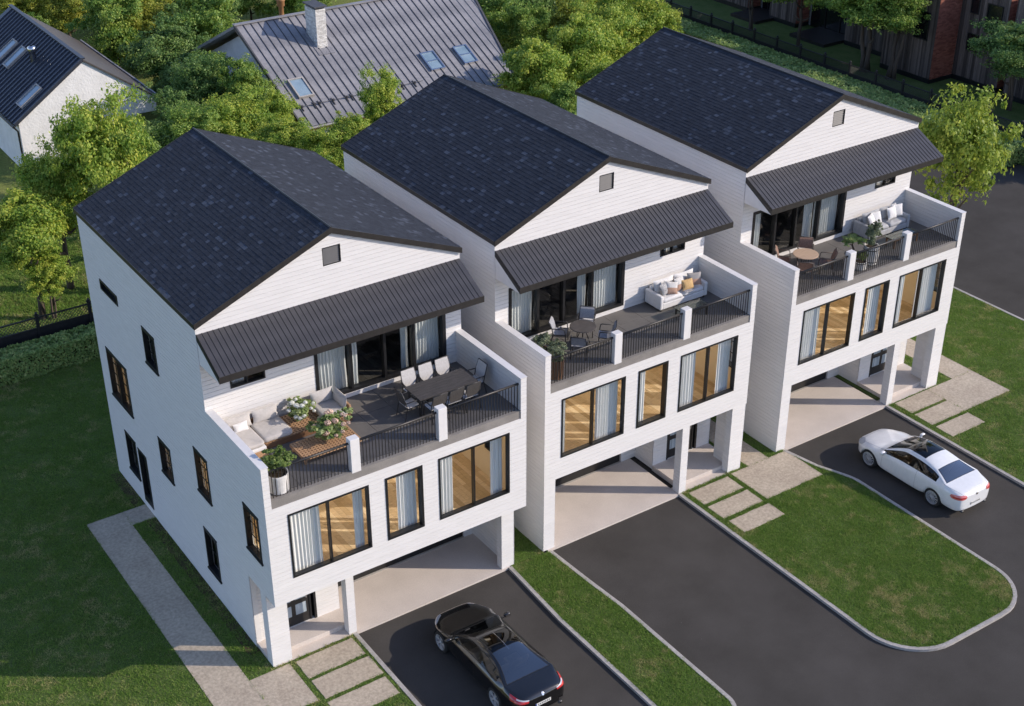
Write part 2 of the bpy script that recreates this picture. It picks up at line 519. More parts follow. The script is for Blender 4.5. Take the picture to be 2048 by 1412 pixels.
def shingles(mb, W, side, y0, y1, keep=None, ex=0.165, tw=0.215, seed=1):
    """tabs on one slope; returns list of tabs when keep is given"""
    rng = random.Random(seed)
    hx = W / 2; ze = 11.785; zr = ZR
    ln = math.hypot(hx + .06, zr - ze); c = (hx + .06) / ln; sn = (zr - ze) / ln
    rows = int(ln / ex) + 1; tabs = []
    nrm = Vector((-sn, 0, c))
    for r in range(rows):
        s0 = r * ex; s1 = min(ln - .005, s0 + ex + .02)
        if s1 - s0 < .03: continue
        y = y0 - rng.uniform(0, tw)
        while y < y1:
            w = tw * rng.choice([.7, 1, 1, 1.3])
            a = max(y, y0); b = min(y + w - .006, y1)
            y += w
            if b - a < .03: continue
            t = rng.random(); t = .10 + .34 * t if rng.random() < .86 else .40 + .45 * t
            lift = .009 + rng.uniform(0, .004)
            if rng.random() < .3: lift += .004
            tabs.append((s0, s1, a, b, lift, t))
    def P(s, y, d):
        x = -.06 + c * s; z = ze + sn * s
        v = Vector((x, y, z)) + nrm * d
        if side > 0: v.x = W - v.x
        return v
    def face(mb, tb):
        s0, s1, a, b, lf, t = tb
        p = [P(s0, a, lf), P(s0, b, lf), P(s1, b, .004), P(s1, a, .004)]
        mb.poly(p if side > 0 else p[::-1], 0, t)
        mb.poly([P(s0, a, 0), P(s0, b, 0), P(s0, b, lf), P(s0, a, lf)], 0, t)
        mb.poly([P(s0, a, 0), P(s0, a, lf), P(s1, a, .004)], 0, t)
        mb.poly([P(s0, b, 0), P(s0, b, lf), P(s1, b, .004)], 0, t)
    if keep:
        cl = Vector(cam.location)
        order = sorted(range(len(tabs)), key=lambda i: (P(tabs[i][0], tabs[i][2], 0) - cl).length * (1 if tabs[i][3] - tabs[i][2] > .15 else 1.3))
        near = set(order[:keep])
    else: near = set()
    for i, tb in enumerate(tabs):
        if i in near: continue
        face(mb, tb)
    return [tabs[i] for i in sorted(near)], P, face

def townhouse(idx, hx, F, Y1, W, label, floor_curt):
    h1 = idx == 0
    H = empty('townhouse', (hx, 0, 0))
    tag(H, label, 'house', 'white gabled town houses in a row')
    Wt = 0.2; E_ = .020
    G, PY = (2.5, 1.3) if h1 else (3.15, 2.0)
    # --- openings
    w_front = [(.72, 3.65, 4.02, 6.54), (4.26, 5.70, 4.02, 6.54), (6.32, 9.22, 4.02, 6.54)]
    door = (4.02, 9.28, 7.45, 9.73) if h1 else (.575, 5.99, 7.45, 9.73)
    swin = (.94, 2.2, 9.07, 9.62) if h1 else (7.74, 9.0, 9.05, 9.6)
    vent = (4.62, 5.3, 12.52, 13.18)
    side = [(11.0, 12.76, 9.13, 9.56), (7.54, 8.64, 7.95, 9.34), (11.26, 13.4, 4.26, 6.32), (11.58, 12.67, 1.17, 2.88), (10.48, 11.37, .34, 2.81),
            (7.55, 8.65, 3.27, 4.71), (3.86, 4.97, 4.53, 6.26), (-.14, .97, 4.53, 6.27), (3.93, 5.0, 1.1, 2.85)] if h1 else []
    rside = [(.45, 1.55, 4.5, 6.2)]
    # --- walls
    def limL(z):
        if z < ZB: return (1.25 if h1 else 0.31, L_BACK)
        return (F + Wt + .0, L_BACK) if z < ZP else (Y1, L_BACK)
    def limR(z):
        if z < ZB: return (0.31 if h1 else PY, L_BACK)
        return (F + Wt, L_BACK) if z < ZP else (Y1, L_BACK)
    def limLs(z):
        if z < ZB: return (1.25 if h1 else -E_, L_BACK + E_)
        return (F - E_, L_BACK + E_) if z < ZP else (Y1 - E_, L_BACK + E_)
    def limRs(z):
        if z < ZB: return (-.001 if h1 else PY - E_, L_BACK + E_)
        return (F - E_, L_BACK + E_) if z < ZP else (Y1 - E_, L_BACK + E_)
    zz = (0, ZB, ZP, ZE)
    wl = MB(); wall(wl, (0, 0, 0), UY, (-1, 0, 0), limL, zz, side, Wt); wl.build('wall', M['white_plain'], H)
    wr = MB(); wall(wr, (W, 0, 0), UY, (1, 0, 0), limR, zz, rside, Wt); wr.build('wall', M['white_plain'], H)
    sd = MB(); siding(sd, (0, 0, 0), UY, (-1, 0, 0), limLs, zz, side)
    siding(sd, (W, 0, 0), UY, (1, 0, 0), limRs, zz, rside)
    # parapet inner faces
    siding(sd, (Wt, 0, 0), UY, (1, 0, 0), lambda z: (F - E_, Y1), (ZF, ZP))
    siding(sd, (W - Wt, 0, 0), UY, (-1, 0, 0), lambda z: (F - E_, Y1), (ZF, ZP))
    for cx0 in (-.034, W - Wt - .034):
        cp = MB(); cp.box(cx0, cx0 + Wt + .068, F - .034, Y1 - .03, ZP + .001, ZP + .024); cp.build('coping', M['white_plain'], H)
    # front facade of the first upper floor
    ff = MB(); wall(ff, (0, F, 0), UX, (0, -1, 0), lambda z: (0, W), (ZB, 6.92), w_front, Wt)
    wall(ff, (0, F, 0), UX, (0, -1, 0), lambda z: (0, Wt), (6.92, ZP), (), Wt); wall(ff, (0, F, 0), UX, (0, -1, 0), lambda z: (W - Wt, W), (6.92, ZP), (), Wt)
    ff.build('wall', M['white_plain'], H)
    siding(sd, (0, F, 0), UX, (0, -1, 0), lambda z: (-E_, W + E_), (ZB, 6.92), w_front)
    siding(sd, (0, F, 0), UX, (0, -1, 0), lambda z: (-E_, Wt + E_), (6.92, ZP)); siding(sd, (0, F, 0), UX, (0, -1, 0), lambda z: (W - Wt - E_, W + E_), (6.92, ZP))
    # terrace wall and gable
    gz = ZR - .17; ez = ZE - .03
    def limG(z):
        if z <= ez: return (0, W)
        k = (z - ez) / (gz - ez) * W / 2
        return (k, W - k)
    ops = [door, swin, vent]
    uf = MB(); wall(uf, (0, Y1, 0), UX, (0, -1, 0), lambda z: ((Wt, W - Wt) if z <= ez else limG(z)), (ZF, ez, gz), ops, Wt); uf.build('wall', M['white_plain'], H)
    siding(sd, (0, Y1, 0), UX, (0, -1, 0), lambda z: ((Wt, W - Wt) if z < ZP else (limG(z) if z > ez else (-E_, W + E_))), (ZF, ZP, ez, gz), ops)
    bk = MB(); wall(bk, (W, L_BACK, 0), -UX, (0, 1, 0), lambda z: ((Wt, W - Wt) if z <= ez else limG(z)), (0, ez, gz), (), Wt); bk.build('wall', M['white_plain'], H)
    siding(sd, (W, L_BACK, 0), -UX, (0, 1, 0), limG, (0, ez, gz))
    # ground floor: garage wall, porch wall, return wall
    gr = MB()
    if h1:
        gd = (3.5, 9.3, .0, 2.45); dr = (.8, 2.36, .18, 2.67)
        wall(gr, (0, G, 0), UX, (0, -1, 0), lambda z: (3.24, W - Wt), (0, ZB), [gd], .15); siding(sd, (0, G, 0), UX, (0, -1, 0), lambda z: (3.24, W - Wt), (0, ZB), [gd])
        wall(gr, (0, PY, 0), UX, (0, -1, 0), lambda z: (Wt, 3.24), (0, ZB), [dr], .15); siding(sd, (0, PY, 0), UX, (0, -1, 0), lambda z: (.01, 3.243), (0, ZB), [dr])
        gr.box(3.09, 3.24, PY + .15, G + .15, 0, ZB); siding(sd, (3.24, 0, 0), UY, (1, 0, 0), lambda z: (PY, G), (0, ZB))
        siding(sd, (W - Wt, 0, 0), UY, (-1, 0, 0), lambda z: (.31, G), (0, ZB))
        pil = [(0, .72, 0, .42), (2.93, 3.24, 0, .35), (9.38, W, 0, .31)]
        porch = (.0, 3.24, .40, PY)
    else:
        gd = (.55, 6.2, .0, 2.45); dr = (7.66, 9.3, .18, 2.67)
        wall(gr, (0, G, 0), UX, (0, -1, 0), lambda z: (Wt, 6.95), (0, ZB), [gd], .15); siding(sd, (0, G, 0), UX, (0, -1, 0), lambda z: (Wt, 6.95), (0, ZB), [gd])
        wall(gr, (0, PY, 0), UX, (0, -1, 0), lambda z: (6.95, W - Wt), (0, ZB), [dr], .15); siding(sd, (0, PY, 0), UX, (0, -1, 0), lambda z: (6.947, W), (0, ZB), [dr])
        gr.box(6.95, 7.1, PY + .15, G + .15, 0, ZB); siding(sd, (6.95, 0, 0), UY, (-1, 0, 0), lambda z: (PY, G), (0, ZB))
        siding(sd, (Wt, 0, 0), UY, (1, 0, 0), lambda z: (.31, G), (0, ZB))
        pil = [(.0, .51, 0, .31), (6.69, 7.05, 0, .38), (9.3, W, 0, .35), (9.5, W, .35, 1.1)]
        porch = (6.95, W, .36, PY)
    gr.build('wall', M['white_plain'], H)
    for (a, b, c, d) in pil:
        p = MB(); p.box(a + .012, b - .012, c + .012, d - .012, 0, ZB); po = p.build('pillar', M['white_plain'], H)
        ps = MB()
        siding(ps, (0, c + .012, 0), UX, (0, -1, 0), lambda z: (a, b), (0, ZB), off=0.011, gap=.010)
        siding(ps, (a + .012, 0, 0), UY, (-1, 0, 0), lambda z: (c, d), (0, ZB), off=0.011, gap=.010)
        siding(ps, (b - .012, 0, 0), UY, (1, 0, 0), lambda z: (c, d), (0, ZB), off=0.011, gap=.010)
        siding(ps, (0, d - .012, 0), UX, (0, 1, 0), lambda z: (a, b), (0, ZB), off=0.011, gap=.010)
        ps.build('siding_board', M['white'], po, kind='stuff')
    sd.build('siding_board', M['white'], H, kind='stuff')
    # garage door: five horizontal panels
    gdo = MB(); gdo.box(gd[0] + .02, gd[1] - .02, G + .09, G + .13, 0.01, 2.44); gdoor = gdo.build('garage_door', M['frame'], H)
    for k in range(5):
        p = MB(); p.box(gd[0] + .02, gd[1] - .02, G + .05, G + .088, .015 + k * .486, .015 + k * .486 + .472); p.build('door_panel', M['frame'], gdoor, bevel=.012)
    th = MB(); th.box(gd[0], gd[1], G - .03, G + .05, .004, .022); th.build('threshold', M['kerb'], H)
    # entrance door
    d0, d1, dz0, dz1 = dr
    df = MB()
    df.box(d0, d0 + .09, PY - .02, PY + .12, dz0, dz1); df.box(d1 - .09, d1, PY - .02, PY + .12, dz0, dz1); df.box(d0 + .09, d1 - .09, PY - .02, PY + .12, dz1 - .09, dz1)
    df.box(d1 - .24, d1 - .18, PY + .02, PY + .1, dz0, dz1 - .09)
    dfo = df.build('entrance_door', M['frame'], H)
    lf = MB(); lf.box(d0 + .09, d1 - .24, PY + .05, PY + .1, dz0, dz1 - .09); lf.build('door_leaf', M['char'], dfo)
    lw = d1 - .24 - d0 - .09
    for i in range(2):
        for j in range(3):
            a = d0 + .09 + .13 + i * (lw - .1) / 2; b = a + (lw - .1) / 2 - .16
            z = dz0 + .42 + j * .66
            p = MB(); p.box(a, b, PY + .037, PY + .049, z, z + .45); p.build('door_pane', M['door_glass'], dfo)
    hd = MB(); hd.tube([(d1 - .36, PY + .05, 1.25), (d1 - .36, PY - .02, 1.25), (d1 - .36, PY - .02, 1.55), (d1 - .36, PY + .05, 1.55)], .014, 6); hd.build('handle', M['chrome'], dfo)
    # porch step and pads
    ps = MB(); ps.box(porch[0] + (.012 if h1 else .0), porch[1] - (.0 if h1 else .012), porch[2], porch[3] + .02, -.14, .175); ps.build('porch_step', M['pad'], H, bevel=.01)
    # floors
    fl = MB(); fl.box(Wt, W - Wt, F + Wt, L_BACK - Wt, ZB + .003, ZB + .19); fl.build('floor_slab', M['white_plain'], H)
    sl = MB(); sl.box(Wt + .002, W - Wt - .002, F + .012, L_BACK - Wt, 6.923, 7.228); terr = sl.build('terrace_floor', M['concrete'], H)
    tw, td = (W - 2 * Wt) / 8, (Y1 - F - .3) / 3
    for i in range(8):
        for j in range(3):
            x0 = Wt + i * tw; y0 = F + .29 + j * td
            t = MB(); t.box(x0 + .006, x0 + tw - .006, y0 + .006, y0 + td - .006, 7.229, 7.25); t.build('tile', M['tile'], terr)
    # railing
    rl = MB(); ry = F + .14; xs = [Wt, 3.1, 3.44, 6.40, 6.74, W - Wt]
    for a, b in ((xs[0], xs[1]), (xs[2], xs[3]), (xs[4], xs[5])):
        rl.tube([(a + .012, ry, 8.26), (b - .012, ry, 8.26)], .042, 8)
    rail = rl.build('railing', M['char'], H, smooth=True)
    bm_ = MB(); bm_.box(-.0115, .0115, -.0115, .0115, 7.19, 8.235); bme = bm_.mesh('baluster', M['char'])
    for a, b in ((xs[0], xs[1]), (xs[2], xs[3]), (xs[4], xs[5])):
        n = int((b - a) / .118)
        for k in range(n):
            shared('baluster', bme, rail, (a + (k + .5) * (b - a) / n, ry, 0))
    for a, b in ((xs[1], xs[2]), (xs[3], xs[4])):
        p = MB(); p.box(a, b, F + .0, F + .28, 7.17, 8.43); p.build('railing_post', M['white_plain'], H, bevel=.012)
    # interiors: first upper floor with oak planks
    lin = MB()
    yb = F + 6.6
    lin.box(Wt + .003, W - Wt - .003, yb, yb + .1, 3.36, 6.9)
    lin.build('partition_wall', M['cream'], H)
    ce = MB(); ce.box(Wt + .025, W - Wt - .025, F + Wt + .01, yb - .003, 6.86, 6.915); ce.build('ceiling', M['ceiling'], H)
    for (xa, xb, ya, yb2) in ((1.2, 4.4, F + 2.2, F + 2.7), (5.6, 8.8, F + 2.2, F + 2.7), (1.2, 8.8, F + 5.0, F + 5.4), (.9, 2.6, 10.0, 13.4), (.9, 1.6, 7.2, 8.9)):
        lp_ = MB(); lp_.box(xa, xb, ya, yb2, 6.80, 6.857 if yb2 < yb else 6.9); lp_.build('ceiling_lamp', M['lamp_warm' if yb2 < yb else 'lamp_dim'], H)
    bl = MB(); bl.box(Wt + .003, 3.2, L_BACK - Wt - .1, L_BACK - Wt - .003, 3.36, 6.9); bl.box(3.1, 3.2, yb + .103, L_BACK - Wt - .103, 3.36, 6.9); bl.build('partition_wall', M['cream'], H)
    lw_ = MB()
    wall(lw_, (Wt + .02, 0, 0), UY, (-1, 0, 0), lambda z: (F + Wt + .01, yb), (3.36, 6.9), side, .015)
    wall(lw_, (W - Wt - .02, 0, 0), UY, (1, 0, 0), lambda z: (F + Wt + .01, yb), (3.36, 6.9), rside, .015)
    lw_.build('wall_lining', M['cream'], H)
    pk = MB(); rng = random.Random(5 + idx)
    x = Wt + .02
    while x < W - Wt - .02:
        x2 = min(x + .19, W - Wt - .02); y = F + Wt - rng.uniform(0, 1.5)
        while y < yb:
            y2 = y + rng.uniform(1.3, 2.3)
            pk.box(x + .003, x2 - .003, max(y, F + Wt + .01) + .003, min(y2, yb) - .003, 3.325, 3.35, 0, rng.random())
            y = y2
        x = x2
    pk.build('floor_plank', M['oak'], H, kind='stuff')
    # terrace level room: dark floor, grey walls
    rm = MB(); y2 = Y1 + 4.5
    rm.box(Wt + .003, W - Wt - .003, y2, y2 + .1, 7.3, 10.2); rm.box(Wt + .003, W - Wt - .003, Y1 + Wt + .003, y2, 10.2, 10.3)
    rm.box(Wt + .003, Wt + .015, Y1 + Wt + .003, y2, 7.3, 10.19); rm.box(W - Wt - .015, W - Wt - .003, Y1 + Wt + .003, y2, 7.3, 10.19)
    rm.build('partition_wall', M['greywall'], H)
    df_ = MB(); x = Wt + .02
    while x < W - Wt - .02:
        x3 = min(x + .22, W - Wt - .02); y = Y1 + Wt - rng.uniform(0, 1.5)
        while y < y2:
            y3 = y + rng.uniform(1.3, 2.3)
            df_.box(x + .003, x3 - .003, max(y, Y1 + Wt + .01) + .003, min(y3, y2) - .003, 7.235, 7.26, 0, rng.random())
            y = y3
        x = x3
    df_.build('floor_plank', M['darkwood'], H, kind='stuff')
    # windows
    pf = (0, F, 0); n_f = (0, -1, 0)
    add_window(H, pf, UX, n_f, *w_front[0], mull=[2.16], fw=.065, recess=.07)
    add_window(H, pf, UX, n_f, *w_front[1], fw=.085, recess=.16, depth=.19)
    add_window(H, pf, UX, n_f, *w_front[2], mull=[7.75], fw=.065, recess=.07)
    d = door
    if h1: mu = [d[1] - 1.33, d[1] - 2.52, d[1] - 3.86]
    else: mu = [d[0] + 1.33, d[0] + 2.52, d[0] + 3.86]
    add_window(H, (0, Y1, 0), UX, n_f, *d, mull=mu, fw=.13, recess=.09, depth=.19, mw=.1, name='sliding_door', glass='glass_dark', fwb=.12)
    add_window(H, (0, Y1, 0), UX, n_f, *swin, mull=[(swin[0] + swin[1]) / 2], fw=.05, recess=.07, mw=.03)
    for k, s in enumerate(side):
        grid = {0: None, 1: (2, 3), 2: (2, 4), 3: (1, 2), 4: None, 5: (2, 3), 6: (2, 3), 7: (2, 3), 8: (1, 2)}[k]
        if k == 4:
            add_window(H, (0, 0, 0), UY, (-1, 0, 0), *s, fw=.09, recess=.09, name='side_door', glass='glass_dark', fwb=.3)
        else:
            add_window(H, (0, 0, 0), UY, (-1, 0, 0), *s, mull=[(s[0] + s[1]) / 2] if k == 2 else (), grid=grid, sill=k not in (0,), fw=.07, recess=.09, proud=.05)
    for s in rside:
        add_window(H, (W, 0, 0), UY, (1, 0, 0), *s, grid=(2, 3), sill=True, fw=.07, recess=.12, depth=.23, proud=.05)
    # gable vent with louvres
    v = vent; vf = MB()
    vf.box(v[0], v[0] + .025, Y1 - .02, Y1 + .12, v[2], v[3]); vf.box(v[1] - .035, v[1], Y1 - .02, Y1 + .12, v[2], v[3])
    vf.box(v[0] + .025, v[1] - .035, Y1 - .02, Y1 + .12, v[3] - .025, v[3]); vf.box(v[0] + .025, v[1] - .035, Y1 - .02, Y1 + .12, v[2], v[2] + .025)
    vo = vf.build('gable_vent', M['frame'], H)
    for k in range(8):
        z = v[2] + .03 + k * .076
        s = MB(); s.hexa([(v[0] + .03, Y1 + .0, z), (v[1] - .04, Y1 + .0, z), (v[1] - .04, Y1 + .012, z), (v[0] + .03, Y1 + .012, z),
                          (v[0] + .03, Y1 + .04, z + .074), (v[1] - .04, Y1 + .04, z + .074), (v[1] - .04, Y1 + .052, z + .074), (v[0] + .03, Y1 + .052, z + .074)])
        s.build('louvre', M['vent'], vo)
    # awning
    a0, a1 = Y1, Y1 - 1.58; zt, zm, zl, zk = 11.37, 10.55, 10.33, 10.29
    aw = MB()
    aw.poly([(0.02, a0, zk), (W - .02, a0, zk), (W - .02, a1 + .02, zl), (.02, a1 + .02, zl)])
    for x in (0.0, W):
        o = .02 if x == 0 else -.02
        aw.hexa([(x, a1 + .02, zl), (x + o, a1 + .02, zl), (x + o, a0 - .03, zk), (x, a0 - .03, zk),
                 (x, a1 + .02, zm - .2), (x + o, a1 + .02, zm - .2), (x + o, a0 - .03, zt - .2), (x, a0 - .03, zt - .2)])
    awo = aw.build('awning', M['white_plain'], H)
    fb = MB(); fb.box(-.012, W + .012, a1 - .02, a1 + .018, zl - .012, zm + .004); fb.build('fascia', M['char'], awo)
    for x in (-.014, W - .006):
        rk = MB(); o = .02
        rk.hexa([(x, a1 + .019, zm - .2), (x + o, a1 + .019, zm - .2), (x + o, a0 - .005, zt - .2), (x, a0 - .005, zt - .2),
                 (x, a1 + .019, zm + .004), (x + o, a1 + .019, zm + .004), (x + o, a0 - .005, zt + .004), (x, a0 - .005, zt + .004)])
        rk.build('rake_trim', M['char'], awo)
    npn = 52; pw = W / npn
    pm = MB()
    pm.hexa([(.008, a1 - .03, zm + .006), (pw - .008, a1 - .03, zm + .006), (pw - .008, a0 - .005, zt + .006), (.008, a0 - .005, zt + .006),
             (.008, a1 - .03, zm + .02), (pw - .008, a1 - .03, zm + .02), (pw - .008, a0 - .005, zt + .02), (.008, a0 - .005, zt + .02)])
    pm.hexa([(-.006, a1 - .032, zm + .004), (.006, a1 - .032, zm + .004), (.006, a0 - .005, zt + .004), (-.006, a0 - .005, zt + .004),
             (-.005, a1 - .032, zm + .036), (.005, a1 - .032, zm + .036), (.005, a0 - .005, zt + .036), (-.005, a0 - .005, zt + .036)], 1)
    pme = pm.mesh('roof_panel', [M['awning'], M['char']])
    for k in range(npn): shared('roof_panel', pme, awo, (k * pw, 0, 0))
    # roof
    y0, y1 = Y1 - .09, L_BACK + .09; hxw = W / 2
    rf = MB()
    for sgn in (0, 1):
        X = lambda x: W - x if sgn else x
        rf.hexa([(X(-.06), y0, 11.645), (X(hxw), y0, 13.715), (X(hxw), y1, 13.715), (X(-.06), y1, 11.645),
                 (X(-.06), y0, 11.785), (X(hxw), y0, ZR), (X(hxw), y1, ZR), (X(-.06), y1, 11.785)])
    roof = rf.build('roof', M['char'], H)
    for sgn in (0, 1):
        X = lambda x: W - x if sgn else x
        for (ya, yb_) in ((y0 - .03, y0 - .002), (y1 + .002, y1 + .03)):
            b = MB(); b.hexa([(X(-.075), ya, 11.60), (X(hxw), ya, 13.67), (X(hxw), yb_, 13.67), (X(-.075), yb_, 11.60), (X(-.075), ya, 11.81), (X(hxw), ya, 13.88), (X(hxw), yb_, 13.88), (X(-.075), yb_, 11.81)])
            b.build('rake_board', M['char'], roof)
        e = MB(); a, b_ = sorted((X(-.085), X(-.062))); e.box(a, b_, y0, y1, 11.63, 11.80); e.build('eave_trim', M['char'], roof)
    rc = MB(); rc.tube([(hxw, y0 - .02, ZR + .012), (hxw, y1 + .02, ZR + .012)], .04, 6); rc.build('ridge_cap', M['char'], roof)
    sm = MB()
    near, P, face = shingles(sm, W, -1, y0, y1, keep=300 if h1 else None, seed=3 + idx)
    shingles(sm, W, 1, y0, y1, seed=13 + idx)
    sm.build('shingle', M['shingle'], roof, kind='stuff')
    for tb in near:
        q = MB(); face(q, tb); q.build('shingle', M['shingle'], roof)
    # curtains
    for (x0, x1, lvl, lab, mt) in floor_curt:
        if lvl == 1: c = curtain(hx + x0, hx + x1, F + .32, 3.37, 6.7, lab, mt)
        elif lvl == 2: c = curtain(hx + x0, hx + x1, Y1 + .34, 7.28, 9.85, lab, mt)
        else: c = curtain(hx + x0, hx + x1, Y1 + .34, 8.9, 9.7, lab, mt)
    return H

M['ceiling'] = mat_noise('white_ceiling', (.82, .80, .77), (.86, .84, .81), 2, .9)
def mat_lamp(name, col, st):
    m, nt, b = new_mat(name)
    b.inputs['Base Color'].default_value = (.8, .8, .8, 1); b.inputs['Emission Color'].default_value = (*col, 1); b.inputs['Emission Strength'].default_value = st
    return m
M['lamp_dim'] = mat_lamp('dim_warm_ceiling_lamp', (1.0, .82, .60), .7)
M['lamp_warm'] = mat_lamp('lit_warm_ceiling_lamp', (1.0, .86, .67), 2.3)
M['door_glass'] = mat_noise('door_pane_with_pale_curtain', (.22, .27, .31), (.50, .56, .60), 9, 0.12, stretch=(6, 1, .15))
M['chrome'] = mat_noise('brushed_steel', (.55, .55, .56), (.65, .65, .66), 8, 0.22, metal=1.0)
def cur(which, items):
    out = []
    for x0, x1, lvl, where in items:
        out.append((x0, x1, lvl, 'pale curtain ' + where + ', ' + which + ' house', 'curtain'))
    return out
townhouse(0, 0.0, -.75, 3.4, 9.92, 'white three storey town house nearest the viewer, its windowed side wall facing the left lawn', cur('nearest', [
    (.79, 1.98, 1, 'at the left of the wide left front window'), (3.2, 3.58, 1, 'at the right edge of the wide left front window'),
    (4.85, 5.6, 1, 'at the right of the narrow middle front window'), (6.39, 7.08, 1, 'at the left of the wide right front window'), (8.62, 9.15, 1, 'at the right of the wide right front window'),
    (4.15, 5.40, 2, 'filling the left panel of the terrace door'), (5.5, 5.85, 2, 'left of the dark middle of the terrace door'), (7.6, 7.88, 2, 'right of the dark middle of the terrace door'), (8.0, 9.15, 2, 'filling the right panel of the terrace door'),
    (.99, 1.6, 3, 'in the small high window under the awning')]))
townhouse(1, 11.288, 0.0, 3.17, 10.0, 'middle white three storey town house of the row, empty driveway in front', cur('middle', [
    (.79, 1.12, 1, 'at the left edge of the wide left front window'), (2.55, 3.58, 1, 'at the right of the wide left front window'),
    (4.34, 4.9, 1, 'at the left of the narrow middle front window'), (6.39, 7.4, 1, 'at the left of the wide right front window'), (8.55, 9.15, 1, 'at the right of the wide right front window'),
    (.7, 1.85, 2, 'filling the left panel of the terrace door'), (1.95, 2.15, 2, 'left of the dark middle of the terrace door'), (4.0, 4.38, 2, 'right of the dark middle of the terrace door'), (4.5, 5.86, 2, 'filling the right panel of the terrace door'),
    (8.3, 8.95, 3, 'in the small high window under the awning')]))
townhouse(2, 23.32, 0.0, 3.17, 10.0, 'white three storey town house farthest right, with the white car before its garage', cur('farthest', [
    (.79, 2.02, 1, 'at the left of the wide left front window'), (4.85, 5.6, 1, 'at the right of the narrow middle front window'),
    (6.39, 7.1, 1, 'at the left of the wide right front window'), (7.9, 9.15, 1, 'at the right of the wide right front window'),
    (.7, 1.35, 2, 'filling the left panel of the terrace door'), (3.85, 4.38, 2, 'right of the dark middle of the terrace door'), (4.5, 5.86, 2, 'filling the right panel of the terrace door'),
    (7.85, 8.8, 3, 'in the small high window under the awning')]))
# ------------------------------------------------------------------ ground
def mat_asphalt():
    m, nt, b = new_mat('asphalt')
    n1, r1 = noise_col(nt, .35, (.057, .0525, .047), (.079, .073, .067), .3, .7, 6)
    n2, r2 = noise_col(nt, 55, (.72, .72, .72), (1.25, 1.25, 1.25), .3, .7, 3)
    c = mix_col(nt, r1.outputs[0], r2.outputs[0], 1.0, 'MULTIPLY')
    tc = nt.nodes.new('ShaderNodeTexCoord')
    v = nt.nodes.new('ShaderNodeTexVoronoi'); v.inputs['Scale'].default_value = 2.6
    nt.links.new(tc.outputs['Object'], v.inputs['Vector'])
    cr = nt.nodes.new('ShaderNodeValToRGB')
    cr.color_ramp.elements[0].position = .028; cr.color_ramp.elements[0].color = (1, 1, 1, 1)
    cr.color_ramp.elements[1].position = .05; cr.color_ramp.elements[1].color = (0, 0, 0, 1)
    nt.links.new(v.outputs['Distance'], cr.inputs[0])
    n3, r3 = noise_col(nt, 1.7, (0, 0, 0), (.8, .8, .8), .45, .7, 2)
    f = mix_col(nt, (0, 0, 0), r3.outputs[0], cr.outputs[0])
    c = mix_col(nt, c, (.20, .19, .185), f)
    nt.links.new(c, b.inputs['Base Color'])
    b.inputs['Roughness'].default_value = .95
    b.inputs['Specular IOR Level'].default_value = .06
    add_bump(nt, b, n2.outputs[0], .35, .006)
    return m
M['asphalt'] = mat_asphalt()
M['lawn'] = mat_two('lawn_soil_and_thatch', (.085, .135, .035), (.14, .175, .06), .9, (.6, .6, .6), (1.25, 1.25, 1.25), 18, .9, 1.0, .6, 25, .03, .1)
M['meadow'] = mat_two('rough_pale_grass', (.13, .18, .04), (.24, .24, .075), .25, (.55, .55, .55), (1.3, 1.3, 1.3), 6, .9, 1.0, .6, 12, .05, .1)  # rough grass, paler and yellower than the lawn
M['grass'] = mat_tone('grass_blade', (.100, .205, .038), (.46, .42, .19), .8, .38, cm=(.195, .31, .062), spec=.05)

def struct(name, mb, mat, parent=None):
    o = mb.build(name, mat, parent)
    if parent is None: o['kind'] = 'structure'
    return o
g = MB(); g.poly([(-600, -600, -.3), (700, -600, -.3), (700, 700, -.3), (-600, 700, -.3)]); struct('ground', g, M['soil'])
ZA = -.075
g = MB(); g.box(-90, 58.6, -60, 40, -.28, ZA); struct('asphalt_drive', g, M['asphalt'])

def arc(cx, cy, r, a0, a1, n=10):
    return [(cx + r * math.cos(rad(a0 + (a1 - a0) * k / n)), cy + r * math.sin(rad(a0 + (a1 - a0) * k / n))) for k in range(n + 1)]
def offset_poly(line, w):
    out = []
    for k, p in enumerate(line):
        a = Vector(line[max(k - 1, 0)]); b = Vector(line[min(k + 1, len(line) - 1)])
        d = (b - a).normalized(); n = Vector((-d.y, d.x))
        out.append((p[0] + n.x * w, p[1] + n.y * w))
    return out
def kerb(line, w=.15, z=.028):
    """kerb along an open line, its width to the left of the direction"""
    o = offset_poly(line, w); mb = MB()
    for k in range(len(line) - 1):
        a, b, c, d = line[k], line[k + 1], o[k + 1], o[k]
        mb.hexa([(*a, -.2), (*b, -.2), (*c, -.2), (*d, -.2), (*a, z), (*b, z), (*c, z), (*d, z)])
    return struct('kerb', mb, M['kerb'])
# islands (outer lines run with the island on the left)
isl2 = [(17.93, -.03), (17.93, -10.2)] + arc(20.0, -10.2, 2.07, 180, 270)[1:] + [(22.6, -12.3)] + arc(22.75, -10.35, 1.95, 272, 360)[1:] + [(24.7, -3.4), (24.62, -3.0), (24.1, -1.7), (23.8, -.1)]
strip1 = [(9.62, -.06), (9.48, -2.2), (9.40, -3.6), (9.40, -9.8)] + arc(10.4, -9.8, 1.0, 180, 270)[1:] + [(10.85, -10.8)] + arc(10.9, -9.85, .95, 272, 360)[1:] + [(11.85, -4.2), (11.72, -2.4), (11.6, -.14)]
isl0 = [(-90, -14.5), (1.4, -14.5)] + arc(1.4, -12.7, 1.8, 270, 360)[1:] + [(3.2, -.06)]
isl3 = [(29.93, -.06), (29.93, -12.3), (29.93, -13)] + [(41.75, -13), (41.75, 27.5)]
strip1 = [(x if x > 10 else x + .02, y) for x, y in strip1]
for ln in (isl2, strip1, isl0, isl3): kerb(ln)
